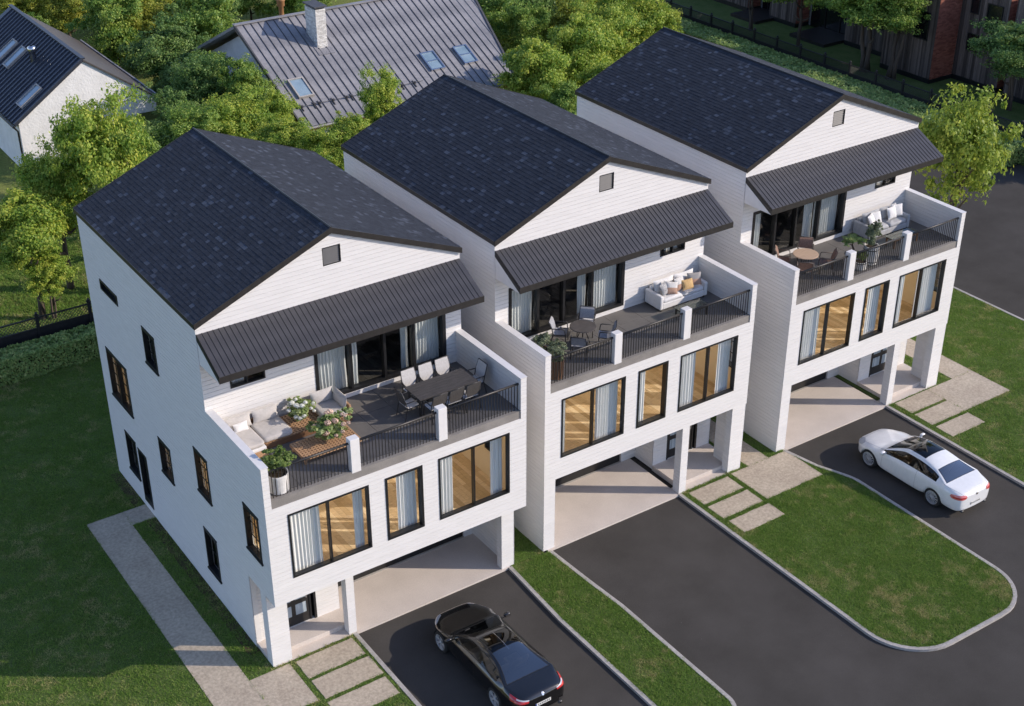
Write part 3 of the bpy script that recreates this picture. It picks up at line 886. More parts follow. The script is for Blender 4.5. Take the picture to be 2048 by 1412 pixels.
def lawn(poly, z=0.0, mat='lawn'):
    mb = MB(); mb.prism(poly, -.27, z); return struct('lawn', mb, M[mat])
lawn(offset_poly(isl2, .145) + [(23.66, 0), (18.07, 0)])
lawn(offset_poly(strip1, .145) + [(9.77, 0)])
lawn([(-90, 0)] + offset_poly(isl0, .145) + [(3.05, 0)])
lawn(offset_poly(isl3, .145) + [(41.6, 27.5), (30.08, 27.5)])
lawn([(-90, .001), (-.002, .001), (-.002, 27.5), (-90, 27.5)])
lawn([(9.922, .001), (11.286, .001), (11.286, 14.37), (9.922, 14.37)])
lawn([(21.29, .001), (23.318, .001), (23.318, 14.37), (21.29, 14.37)])
lawn([(-.001, 14.39), (30.07, 14.39), (30.07, 27.5), (-.001, 27.5)])
g = MB(); g.prism([(-120, 27.51), (58.0, 27.51), (58.0, 160), (-120, 160)], -.27, -.01); struct('meadow', g, M['meadow'])
g = MB(); g.prism([(58.7, -60), (180, -60), (180, 27.5), (180, 160), (58.7, 160)], -.27, -.01); struct('meadow', g, M['lawn'])
# concrete pads under the houses' fronts
for (a, b, y1) in ((3.2, 9.74, 2.52), (11.47, 17.965, 3.18), (23.50, 29.965, 3.18)):
    g = MB(); g.box(a, b, -.06, y1, -.2, .003); struct('concrete_pad', g, M['pad'])
for (a, b, y1) in ((0.05, 3.19, .5), (17.97, 21.28, .5), (29.97, 33.3, .5)):
    g = MB(); g.box(a, b, -.045, y1, -.2, .002); struct('concrete_pad', g, M['pad'])
# paths and pavers
def slab(mb, x0, x1, y0, y1, z=.022, seed=0):
    rng = random.Random(seed); n = 7; pts = []
    j = lambda: rng.uniform(-.012, .012)
    for k in range(n): pts.append((x0 + (x1 - x0) * k / n + (j() if k else 0), y0 + j()))
    for k in range(n): pts.append((x1 + j(), y0 + (y1 - y0) * k / n + (j() if k else 0)))
    for k in range(n): pts.append((x1 - (x1 - x0) * k / n, y1 + j()))
    for k in range(n): pts.append((x0 + j(), y1 - (y1 - y0) * k / n))
    mb.prism(pts, -.1, z)
PAV = []          # grass-free rectangles
def path(rects, pavers):
    base = MB(); first = rects[0]
    for k, r in enumerate(rects): base.box(*r, -.1, .022 + .0006 * k); PAV.append(r)
    p = struct('path', base, M['paver'])
    for k, r in enumerate(pavers):
        mb = MB(); slab(mb, *r, seed=k + len(PAV)); mb.build('paver', M['paver'], p, bevel=.008); PAV.append(r)
path([(-2.45, -.97, -14.3, 11.5), (-.97, -.012, 10.46, 11.5), (-.97, .52, -2.3, -.16)],
     [(.73, 2.92, -1.19, -.2), (.74, 2.95, -2.38, -1.34), (.72, 2.91, -3.52, -2.55)])
path([(20.67, 23.76, -2.3, -.13), (21.62, 22.78, -.13, 14.0)],
     [(18.33, 20.44, -1.16, -.19), (18.33, 20.45, -2.31, -1.34), (18.4, 20.54, -3.44, -2.52)])
path([(32.56, 35.6, -2.3, -.13), (34.25, 35.6, -.13, 7.5), (30.43, 32.56, -1.12, -.13), (30.43, 32.56, -2.3, -1.28)],
     [(30.43, 32.52, -3.43, -2.47)])
b = MB(); b.box(-.42, -.012, 1.0, 10.4, -.1, .012); struct('soil_strip', b, M['soil'])
b = MB(); b.box(-.45, -.012, 11.56, 14.3, -.1, .012); struct('soil_strip', b, M['soil'])
# short grass blades
def inside(poly, x, y):
    c = np.zeros(len(x), bool); n = len(poly)
    for i in range(n):
        x1, y1 = poly[i]; x2, y2 = poly[(i + 1) % n]
        if y1 == y2: continue
        c ^= ((y1 > y) != (y2 > y)) & (x < (x2 - x1) * (y - y1) / (y2 - y1) + x1)
    return c
def vnoise(x, y, s, seed):
    r = np.random.default_rng(seed); T = r.random((64, 64))
    u = x * s; v = y * s; i = np.floor(u).astype(int); j = np.floor(v).astype(int); fu = u - i; fv = v - j
    fu = fu * fu * (3 - 2 * fu); fv = fv * fv * (3 - 2 * fv)
    g_ = lambda a, b: T[a % 64, b % 64]
    return (g_(i, j) * (1 - fu) + g_(i + 1, j) * fu) * (1 - fv) + (g_(i, j + 1) * (1 - fu) + g_(i + 1, j + 1) * fu) * fv
def grass(poly, dens, bbox=None, extra=(), h=.055, seed=1, w=.011):
    xs = [p[0] for p in poly]; ys = [p[1] for p in poly]
    x0, x1, y0, y1 = bbox or (min(xs), max(xs), min(ys), max(ys))
    r = np.random.default_rng(seed); n = int((x1 - x0) * (y1 - y0) * dens)
    x = r.uniform(x0, x1, n); y = r.uniform(y0, y1, n)
    k = inside(poly, x, y)
    e = .012 + .035 * r.random(n) * r.random(n)          # blades hang a little over the paving edges
    for (a, b, c, d) in list(PAV) + list(extra):
        k &= ~((x > a + e) & (x < b - e) & (y > c + e) & (y < d - e))
    nz = vnoise(x, y, 1.3, seed) * .5 + vnoise(x, y, 4.5, seed + 1) * .5
    k &= r.random(n) < .45 + .75 * nz
    x = x[k]; y = y[k]; nz = nz[k]; n = len(x)
    a = r.uniform(0, 2 * np.pi, n); hh = h * r.uniform(.5, 1.25, n) * (.6 + .8 * vnoise(x, y, 2.6, seed + 2)); ww = w * r.uniform(.7, 1.5, n)
    lean = r.normal(0, .85, (n, 2)) * hh[:, None]
    dx = np.cos(a) * ww; dy = np.sin(a) * ww; z = np.zeros(n) - .005
    v = np.stack([np.stack([x - dx, y - dy, z], 1), np.stack([x + dx, y + dy, z], 1), np.stack([x + lean[:, 0], y + lean[:, 1], hh], 1)], 1).reshape(-1, 3)
    dry = vnoise(x, y, .8, seed + 5) * .35 + vnoise(x, y, 2.6, seed + 6) * .4 + vnoise(x, y, 6.5, seed + 7) * .25
    t = np.clip(.18 + .5 * r.random(n) + 2.2 * np.clip(dry - .52, 0, 1) * (r.random(n) < .8), 0, 1)
    me = np_mesh('grass', v, 3, M['grass'], t)
    return link('grass', me, kind='stuff')
grass(offset_poly(isl2, .13) + [(23.66, 0), (18.06, 0)], 3000, seed=21)
grass(offset_poly(strip1, .13) + [(9.77, 0)], 3000, seed=31)
grass([(-14, -9)] + [(3.06, -9), (3.06, -.05), (-.02, -.05), (-.02, 14.42), (5, 14.42), (5, 24.3), (-14, 24.3)], 1500, bbox=(-9.5, 5, -6, 24.3), seed=41, w=.014)
grass([(30.07, -.06), (30.07, -9), (41.6, -9), (41.6, 27), (33.35, 27), (33.35, -.06)], 1500, bbox=(30.07, 41.6, -8, 15), seed=51, w=.013)
grass([(9.93, -.05), (11.27, -.05), (11.27, 3), (9.93, 3)], 2600, seed=61)
grass([(21.3, -.05), (23.3, -.05), (23.3, 8), (21.3, 8)], 2200, seed=71)
grass([(-7, 27.6), (9, 27.6), (9, 38), (-7, 38)], 420, seed=81, h=.13, w=.022)
# ------------------------------------------------------------------ neighbour houses
M['slate_metal'] = mat_noise('dark_blue_metal_roof', (.040, .046, .062), (.055, .062, .082), 2.5, .4, metal=.3)
M['brown_metal'] = mat_noise('brown_grey_roof', (.06, .05, .045), (.085, .072, .065), 2.5, .55)
M['stucco'] = mat_noise('white_rough_render', (.70, .69, .67), (.80, .79, .77), 1.2, .9, bump=.7, bscale=7, dist=.05)
M['zinc'] = mat_two('weathered_zinc_roof', (.17, .17, .18), (.30, .295, .30), .55, (.78, .78, .8), (1.12, 1.1, 1.1), 7, .85, .5, .12, 14, .01, .5)
M['zinc_seam'] = mat_noise('dark_zinc_seam', (.05, .05, .055), (.08, .08, .085), 3, .6)
M['skyglass'] = mat_noise('skylight_glass', (.16, .24, .30), (.26, .35, .42), .8, .08, spec=.8)
M['wood_warm'] = mat_noise('orange_brown_wood', (.22, .10, .035), (.36, .18, .065), 2, .65, stretch=(1, 8, 1), bump=.1)
M['brickwhite'] = mat_tone('white_painted_brick', (.50, .48, .45), (.78, .76, .73), .85, grain=.1)
M['mortar'] = mat_noise('grey_mortar', (.30, .29, .28), (.38, .37, .36), 6, .9)

def skylight(parent, P, ux, us, nrm, w, l, split=False):
    """P: lower left corner on the roof plane, ux along the eave, us up the slope"""
    q = lambda a, b, c: P + ux * a + us * b + nrm * c
    def bx(mb, a0, a1, b0, b1, c0, c1):
        mb.hexa([q(a0, b0, c0), q(a1, b0, c0), q(a1, b1, c0), q(a0, b1, c0), q(a0, b0, c1), q(a1, b0, c1), q(a1, b1, c1), q(a0, b1, c1)])
    f = MB(); t = .09
    bx(f, 0, t, 0, l, 0, .16); bx(f, w - t, w, 0, l, 0, .16); bx(f, t, w - t, 0, t, 0, .16); bx(f, t, w - t, l - t, l, 0, .16)
    if split: bx(f, t, w - t, l / 2 - .04, l / 2 + .04, 0, .15)
    fo = f.build('skylight', M['chrome'] if split else M['kerb'], parent)
    g = MB(); g.poly([q(t, t, .10), q(w - t, t, .10), q(w - t, l - t, .10), q(t, l - t, .10)]); g.build('pane', M['skyglass'], fo)
    return fo

# white house with a dark metal roof
WX, WY = 7.03, 48.5
wh = tag(empty('neighbour_house', (WX, WY, 0)), 'white rendered house with dark blue metal roof and three skylights, upper left', 'house')
a, b, ze, zr, z2, Ln = 4.42, 4.24, 3.37, 6.42, 3.29, 14.2
mb = MB()
def wgable(y, t):
    pts = [(0, 0), (7.3, 0), (7.3, 2.45), (a + b, 2.45), (a + b, z2), (a, zr), (0, ze)]
    i = len(mb.v); n = len(pts)
    mb.v += [(x, y, z) for x, z in pts] + [(x, y + t, z) for x, z in pts]
    mb.f.append(tuple(range(i, i + n))); mb.m.append(0); mb.t.append(.5)
    mb.f.append(tuple(reversed(range(i + n, i + 2 * n)))); mb.m.append(0); mb.t.append(.5)
    for k in range(n):
        k2 = (k + 1) % n
        mb.f.append((i + k, i + n + k, i + n + k2, i + k2)); mb.m.append(0); mb.t.append(.5)
wgable(0, .3); wgable(Ln - .3, .3)
mb.box(0, .3, .3, Ln - .3, 0, ze - .02); mb.box(7.0, 7.3, .3, Ln - .3, 0, 3.4)
mb.box(7.3, a + b - .02, .3, Ln - .3, 2.46, 2.6)
mb.build('wall', M['stucco'], wh)
rf = MB()
rf.hexa([(-.25, -.12, ze - .17), (a, -.12, zr), (a, Ln, zr), (-.25, Ln, ze - .17), (-.25, -.12, ze - .05), (a, -.12, zr + .12), (a, Ln, zr + .12), (-.25, Ln, ze - .05)])
rf.hexa([(a, -.12, zr), (a + b + .15, -.12, z2 - .1), (a + b + .15, Ln, z2 - .1), (a, Ln, zr), (a, -.12, zr + .12), (a + b + .15, -.12, z2 + .02), (a + b + .15, Ln, z2 + .02), (a, Ln, zr + .12)], 1)
wroof = rf.build('roof', [M['slate_metal'], M['brown_metal']], wh)
sl = Vector((a + .25, 0, zr - ze + .17)); sll = sl.length; us = sl.normalized(); nr = Vector((-us.z, 0, us.x))
pm = MB(); pw = .52
E0 = Vector((-.27, 0, ze - .05))
def wq(y, s, d): return tuple(E0 + Vector((0, y, 0)) + us * s + nr * d)
pm.hexa([wq(.02, 0, .004), wq(pw - .02, 0, .004), wq(pw - .02, sll, .004), wq(.02, sll, .004), wq(.02, 0, .02), wq(pw - .02, 0, .02), wq(pw - .02, sll, .02), wq(.02, sll, .02)])
pm.hexa([wq(-.045, 0, .004), wq(.045, 0, .004), wq(.045, sll, .004), wq(-.045, sll, .004), wq(-.03, 0, .10), wq(.03, 0, .10), wq(.03, sll, .10), wq(-.03, sll, .10)])
me = pm.mesh('roof_panel', M['slate_metal'])
for k in range(27): shared('roof_panel', me, wroof, (0, -.1 + k * pw, 0))
for (yy, s) in ((.75, .66), (6.55, 1.95), (8.4, 1.95)):
    skylight(wh, E0 + Vector((0, yy + 0.0, 0)) + us * (s + .35) + nr * .03, Vector((0, 1, 0)), us, nr, .95, 1.75)
vp = MB(); vp.lathe([(.2, -.2), (.2, .75), (.27, .78), (.27, 1.05), (.1, 1.12)], 12, (2.8, 4.75, 1.95 + ze))
vp.build('vent_pipe', M['chrome'], wh, smooth=True)
gt = MB(); gt.tube([(-.36, -.15, ze - .16), (-.36, Ln, ze - .16)], .08, 8); gt.tube([(-.36, -.05, ze - .16), (-.12, -.02, ze - .5), (-.12, -.02, 0)], .06, 8)
gt.build('gutter', M['frame'], wh)
cp = MB(); cp.bar((a + b + .16, -.1, z2 + .1), (a + b + .16, Ln, z2 + .1), .1, .1); cp.build('roof_edge', M['zinc'], wh)
rc = MB(); rc.bar((a, -.13, zr + .17), (a, Ln, zr + .17), .26, .09); rc.build('ridge_cap', M['slate_metal'], wh)

# grey standing-seam roof house
gh = tag(empty('neighbour_house', (0, 0, 0)), 'house under a big weathered grey standing seam roof with white brick chimney', 'house')
y0, y1, z0, z1 = 38.98, 47.9, 3.0, 7.115
us = Vector((0, y1 - y0, z1 - z0)); sl_ = us.length; us.normalize(); nr = Vector((0, -us.z, us.y)); X0, X1 = 21.2, 37.4
def gq(x, s, d): return Vector((x, y0, z0)) + us * s + nr * d
rb = MB()
rb.hexa([gq(X0, 0, -.2), gq(X1 - .5, 0, -.2), gq(X1 + 1.4, sl_, -.2), gq(X0, sl_, -.2), gq(X0, 0, 0), gq(X1 - .5, 0, 0), gq(X1 + 1.4, sl_, 0), gq(X0, sl_, 0)])
yb = 2 * y1 - y0
rb.hexa([(X0, y1, z1 - .2), (X1 + 1.4, y1, z1 - .2), (X1 - .5, yb, z0 - .2), (X0, yb, z0 - .2), (X0, y1, z1 - .01), (X1 + 1.4, y1, z1 - .01), (X1 - .5, yb, z0), (X0, yb, z0)])
groof = rb.build('roof', M['zinc'], gh)
pw = .53; pm = MB()
q = lambda x, s, d: tuple(gq(x, s, d) - gq(0, 0, 0))
pm.hexa([q(.006, -.04, .004), q(pw - .006, -.04, .004), q(pw - .006, sl_, .004), q(.006, sl_, .004), q(.006, -.04, .012), q(pw - .006, -.04, .012), q(pw - .006, sl_, .012), q(.006, sl_, .012)])
pm.hexa([q(-.022, -.045, .004), q(.022, -.045, .004), q(.022, sl_, .004), q(-.022, sl_, .004), q(-.014, -.045, .065), q(.014, -.045, .065), q(.014, sl_, .065), q(-.014, sl_, .065)], 1)
me = pm.mesh('roof_panel', [M['zinc'], M['zinc_seam']])
for k in range(30): shared('roof_panel', me, groof, tuple(gq(0, 0, 0) + Vector((X0 + .04 + k * pw, 0, .0))))
for k in range(4):            # tapering last panels by the right verge
    xa = X0 + .04 + (30 + k) * pw; s0 = max(0, (xa + .05 - (X1 - .5)) / 1.9 * sl_)
    if s0 >= sl_: break
    w = MB(); xb = xa + pw - .01; s1 = min(sl_, max(0, (xb - (X1 - .5)) / 1.9 * sl_))
    w.poly([gq(xa, s0, .012), gq(xb, s1, .012), gq(min(xb, X1 + 1.4), sl_, .012), gq(xa, sl_, .012)])
    w.bar(gq(xa, s0, .03), gq(xa, sl_, .03), .03, .05, nr, 0); w.build('roof_panel', M['zinc'], groof)
vg = MB(); vg.bar(gq(X1 - .5, 0, .02), gq(X1 + 1.4, sl_, .02), .14, .14, nr); vg.build('verge_trim', M['zinc_seam'], groof)
vg = MB(); vg.bar(gq(X0, 0, .0), gq(X0, sl_, .0), .1, .2, nr); vg.build('verge_trim', M['zinc_seam'], groof)
rc = MB(); rc.bar(gq(X0 - .05, sl_, .05), gq(X1 + 1.4, sl_, .05), .34, .07); rc.build('ridge_cap', M['zinc'], groof)
gw = MB(); gw.box(X0 + .9, X1 - .9, y0 + .9, yb - .9, 0, 2.9)
for x in (X0 + .9,):
    gw.poly([(x, y0 + .9, 2.9), (x, yb - .9, 2.9), (x, y1, 6.6)])
gw.build('wall', M['stucco'], gh)
gs = MB(); gs.hexa([gq(X0 + .02, .2, -.26), gq(X0 + .9, .2, -.26), gq(X0 + .9, sl_ - .1, -.26), gq(X0 + .02, sl_ - .1, -.26), gq(X0 + .02, .2, -.205), gq(X0 + .9, .2, -.205), gq(X0 + .9, sl_ - .1, -.205), gq(X0 + .02, sl_ - .1, -.205)])
gs.box(X0 + .3, X1 - 1, y0 + .25, y0 + .42, 2.55, 2.72)
gs.build('soffit', M['wood_warm'], gh)
gg = MB(); gg.tube([(X0, y0 - .1, z0 - .1), (X1 - .4, y0 - .1, z0 - .1)], .075, 8); gg.build('gutter', M['zinc'], gh)
for x, y, spl in ((22.1, 41.1, False), (31.6, 41.07, True), (34.13, 41.04, True)):
    skylight(gh, gq(x, (y - y0) / us.y, .012), Vector((1, 0, 0)), us, nr, 1.06, 1.72, spl)
gr_ = MB(); s_ = 1.42 / us.y
gr_.tube([gq(X0 + .3, s_, .16), gq(30.5, s_, .16)], .022, 6)
for x in (21.9, 22.75, 23.1, 24.05, 25.0, 25.35, 26.3, 27.2, 28.1, 29.0, 29.9):
    gr_.bar(gq(x, s_ - .3, .05), gq(x, s_ + .3, .05), .05, .06, nr); gr_.bar(gq(x, s_, .05), gq(x, s_, .24), .1, .12, (1, 0, 0))
gr_.build('snow_guard', M['zinc_seam'], gh)
# chimney of small painted bricks
cx0, cx1, cy0, cy1, cz0, cz1 = 25.42, 26.12, 44.75, 46.2, 5.0, 8.15
cc = MB(); cc.box(cx0 + .012, cx1 - .012, cy0 + .012, cy1 - .012, cz0, cz1); chim = cc.build('chimney', M['mortar'], gh)
bk = MB(); rng = random.Random(4); z = cz0; r = 0
while z < cz1 - .05:
    for (face, lo, hi) in (('S', cx0, cx1), ('N', cx0, cx1), ('W', cy0, cy1), ('E', cy0, cy1)):
        u = lo - (.12 if r % 2 else 0)
        while u < hi:
            a_, b_ = max(u, lo), min(u + .235, hi)
            if b_ - a_ > .03:
                o = rng.uniform(.0, .014); t = rng.random()
                if face == 'S': bk.box(a_, b_, cy0 - o, cy0 + .011, z, z + .075, 0, t)
                elif face == 'N': bk.box(a_, b_, cy1 - .011, cy1 + o, z, z + .075, 0, t)
                elif face == 'W': bk.box(cx0 - o, cx0 + .011, a_, b_, z, z + .075, 0, t)
                else: bk.box(cx1 - .011, cx1 + o, a_, b_, z, z + .075, 0, t)
            u += .25
    z += .09; r += 1
bk.build('brick', M['brickwhite'], chim, kind='stuff')
cp = MB(); cp.box(cx0 - .1, cx1 + .1, cy0 - .12, cy1 + .12, cz1 + .12, cz1 + .2)
for x in (cx0 + .05, cx1 - .12):
    for y in (cy0 + .05, cy1 - .12): cp.box(x, x + .08, y, y + .08, cz1, cz1 + .12)
cp.build('cap', M['zinc_seam'], chim)
fl = MB(); fl.bar(gq(cx0 - .12, (cy0 - .55 - y0) / us.y, .03), gq(cx0 - .12, (cy1 - y0) / us.y, .03), .2, .04, nr); fl.bar(gq(cx0 - .2, (cy0 - .35 - y0) / us.y, .03), gq(cx1 + .2, (cy0 - .35 - y0) / us.y, .03), .55, .05, nr); fl.build('flashing', M['zinc'], chim)
vp = MB(); vp.lathe([(.16, 0), (.16, .8), (.25, .85), (.25, 1.15), (.3, 1.2), (.3, 1.3), (0, 1.32)], 12, (24.7, 48.2, 6.9)); vp.build('flue', M['wood_warm'], gh, smooth=True)

# ------------------------------------------------------------------ timber and brick apartment block
M['timber'] = mat_tone('weathered_timber_board', (.065, .050, .043), (.19, .150, .128), .8, grain=.3, gscale=4, stretch=(8, 8, .4))
M['redbrick'] = mat_tone('red_brown_brick', (.20, .068, .045), (.36, .135, .090), .85, grain=.2)
M['darkglass'] = mat_noise('dark_window_pane', (.006, .007, .008), (.014, .015, .017), 2, .08, spec=.8)
blk = tag(empty('apartment_block', (65.8, 20, 0)), 'dark timber and red brick block with small square windows behind the far fence', 'building')
HB = 7.2
core = MB()
for (xa, xb, ya, yb) in ((0, 14, 8.86, 13.5), (2.4, 14, 4.86, 8.86), (2.0, 14, 13.5, 19.03), (3.4, 14, 19.03, 24.4), (2.0, 14, 24.4, 27.4), (3.4, 14, 27.4, 30), (2.0, 14, 30, 44)):
    core.box(xa + .06, xb, ya + .06, yb - .06, 0, HB)
core.box(2.0 + .06, 14, -16, 4.0, 0, HB)
core.build('wall', M['mortar'], blk)
rng = random.Random(9)
def timber(x, ya, yb, z0=.35, z1=HB):
    mb = MB(); y = ya
    while y < yb - .02:
        w = min(rng.choice([.13, .15, .17]), yb - y)
        d = rng.uniform(0, .035)
        mb.box(x - .03 - d, x + .055, y + .006, y + w - .006, z0, z1, 0, rng.random()); y += w
    mb.box(x - .05, x + .055, ya, yb, .0, z0 - .01, 1)
    mb.build('timber_board', [M['timber'], M['frame']], blk, kind='stuff')
def bricks(y, xa, xb, z0=.3, z1=HB, N=-1):
    mb = MB(); z = z0; r = 0
    while z < z1:
        x = xa - (.15 if r % 2 else 0)
        while x < xb:
            a_, b_ = max(x, xa), min(x + .29, xb)
            if b_ - a_ > .03:
                o = rng.uniform(.0, .02)
                mb.box(a_, b_, y - o - .01, y + .058, z, z + .088, 0, rng.random())
            x += .30
        z += .1; r += 1
    mb.box(xa, xb, y - .04, y + .058, 0, z0 - .01, 1)
    mb.build('brick', [M['redbrick'], M['frame']], blk, kind='stuff')
timber(0, 8.86, 13.5); timber(2.4, 4.86, 8.82); timber(2.0, 13.54, 19.03); timber(2.0, 24.4, 27.4); timber(2.0, 30, 44); timber(2.0, -16, 4.0)
bricks(8.86, .0, 2.36); bricks(4.86, 2.42, 12); bricks(19.03 + 5.37, 2.0, 3.4); bricks(30, 2.0, 3.4)
def bwin(x, ya, yb, za, zb):
    f = MB(); t = .06
    f.box(x - .14, x - .02, ya, ya + t, za, zb); f.box(x - .14, x - .02, yb - t, yb, za, zb); f.box(x - .14, x - .02, ya + t, yb - t, za, za + t); f.box(x - .14, x - .02, ya + t, yb - t, zb - t, zb)
    fo = f.build('window', M['frame'], blk); p = MB(); p.box(x - .085, x - .075, ya + t, yb - t, za + t, zb - t); p.build('pane', M['darkglass'], fo)
for a_ in ((0, 9.5, 10.75, 3.0, 5.0), (0, 11.6, 12.9, 4.8, 6.6), (2.4, 5.3, 6.6, 4.0, 6.0), (2.4, 7.3, 8.0, 5.0, 6.1), (2.4, 7.0, 7.9, 2.4, 3.6), (2.0, 15.0, 16.2, 2.0, 4.0), (2.0, 17.2, 18.3, 4.6, 6.6), (2.0, 25.1, 26.2, 2.3, 4.2), (2.0, 32, 33.3, 2.2, 4.2), (2.0, 36, 37.3, 2.2, 4.2)):
    bwin(*a_)
for ya, yb in ((19.03, 24.4), (27.4, 30)):
    d = MB(); d.box(3.36, 3.44, ya + .3, yb - .3, 0, 2.7); do = d.build('entrance_door', M['darkglass'], blk)
    for k in range(1, 3):
        p = MB(); y = ya + .3 + (yb - ya - .6) * k / 3; p.box(3.3, 3.357, y - .04, y + .04, 0, 2.7); p.build('mullion', M['frame'], do)
for ya, yb in ((19.3, 23.0), (26.9, 29.9)):
    s = MB(); s.box(.0, 3.3, ya, yb, -.2, .22); s.build('entrance_step', M['char'], blk)

# ------------------------------------------------------------------ fences
M['fence'] = mat_noise('black_fence_paint', (.010, .010, .012), (.018, .018, .021), 4, .55)
def fence(name, A, B, posts, label, zsolid, ztop, cell=.17):
    """fence from A to B; posts = list of distances along it"""
    A = Vector((A[0], A[1], 0)); B = Vector((B[0], B[1], 0)); d = (B - A).normalized(); n = Vector((-d.y, d.x, 0))
    F_ = tag(empty(name, A, math.atan2(d.y, d.x)), label, 'fence')
    pm = MB(); pm.box(-.07, .07, -.07, .07, 0, ztop + .08); pm.box(-.1, .1, -.1, .1, ztop + .081, ztop + .12); pm.lathe([(.02, .12), (.07, .16), (.075, .21), (.04, .26), (0, .28)], 8, (0, 0, ztop))
    pme = pm.mesh('post', M['fence'])
    for s in posts: shared('post', pme, F_, (s, 0, 0))
    for a, b in zip(posts[:-1], posts[1:]):
        p = MB(); p.box(a + .072, b - .072, -.022, .022, .08, zsolid)
        po = p.build('panel', M['fence'], F_)
        r = MB(); r.box(a + .072, b - .072, -.045, .045, ztop - .05, ztop); r.box(a + .072, b - .072, -.04, .04, zsolid + .001, zsolid + .06)
        r.build('rail', M['fence'], po)
        l = MB(); x0, x1, z0, z1 = a + .08, b - .08, zsolid + .06, ztop - .05; h = z1 - z0; x = x0 - h
        while x < x1:
            for sg in (0, 1):
                p0 = (x, z0) if sg == 0 else (x + h, z0); p1 = (x + h, z1) if sg == 0 else (x, z1)
                q0, q1 = list(p0), list(p1)
                for (u, w) in ((q0, q1), (q1, q0)):
                    for lim in (x0, x1):
                        if (u[0] < x0 and lim == x0) or (u[0] > x1 and lim == x1):
                            k = (lim - u[0]) / (w[0] - u[0]) if w[0] != u[0] else 0
                            u[1] = u[1] + (w[1] - u[1]) * k; u[0] = lim
                if abs(q1[0] - q0[0]) > .02 and min(q0[0], q1[0]) >= x0 - 1e-3 and max(q0[0], q1[0]) <= x1 + 1e-3:
                    l.bar((q0[0], -.006 + .012 * sg, q0[1]), (q1[0], -.006 + .012 * sg, q1[1]), .012, .03, (0, 1, 0))
            x += cell
        l.build('lattice', M['fence'], po, kind='stuff')
    return F_
fence('garden_fence', (-7, 25.68), (13.1, 25.68), [k * 2.5 + .02 for k in range(9)], 'black lattice topped fence behind the left lawn', 1.5, 2.1)
fence('garden_fence', (59.7, 11.5), (59.7, 54.1), [k * 2.43 for k in range(18)], 'long black fence in front of the timber block', 1.35, 2.0, .14)

# ------------------------------------------------------------------ foliage
M['leaf_hedge'] = mat_tone('hedge_leaf', (0.189, 0.309, 0.101), (0.597, 0.600, 0.235), .5, .35, cm=(0.343, 0.471, 0.151))
M['leaf_bright'] = mat_tone('bright_green_leaf', (0.155, 0.278, 0.039), (0.588, 0.600, 0.105), .5, .42, cm=(0.302, 0.422, 0.063))
M['leaf_mid'] = mat_tone('mid_green_leaf', (0.105, 0.218, 0.042), (0.421, 0.503, 0.105), .5, .4, cm=(0.220, 0.341, 0.063))
M['leaf_dark'] = mat_tone('deep_green_leaf', (0.070, 0.155, 0.041), (0.263, 0.357, 0.098), .5, .36, cm=(0.140, 0.244, 0.060))
M['leaf_yellow'] = mat_tone('yellow_green_leaf', (0.168, 0.228, 0.026), (0.504, 0.468, 0.072), .5, .42, cm=(0.312, 0.348, 0.048))
M['leaf_olive'] = mat_tone('grey_olive_leaf', (0.114, 0.144, 0.078), (0.300, 0.330, 0.204), .55, .15, cm=(0.186, 0.222, 0.120))
M['leaf_box'] = mat_tone('box_shrub_leaf', (0.078, 0.137, 0.029), (0.286, 0.338, 0.098), .5, .25, cm=(0.156, 0.227, 0.052))
M['leaf_airy'] = mat_tone('fresh_yellow_green_leaf', (.16, .25, .035), (.46, .50, .08), .5, .42, cm=(.28, .37, .055))
M['bark'] = mat_noise('grey_brown_bark', (.055, .040, .028), (.13, .10, .075), 6, .95, bump=.8, bscale=25, stretch=(1, 1, .25), dist=.02)

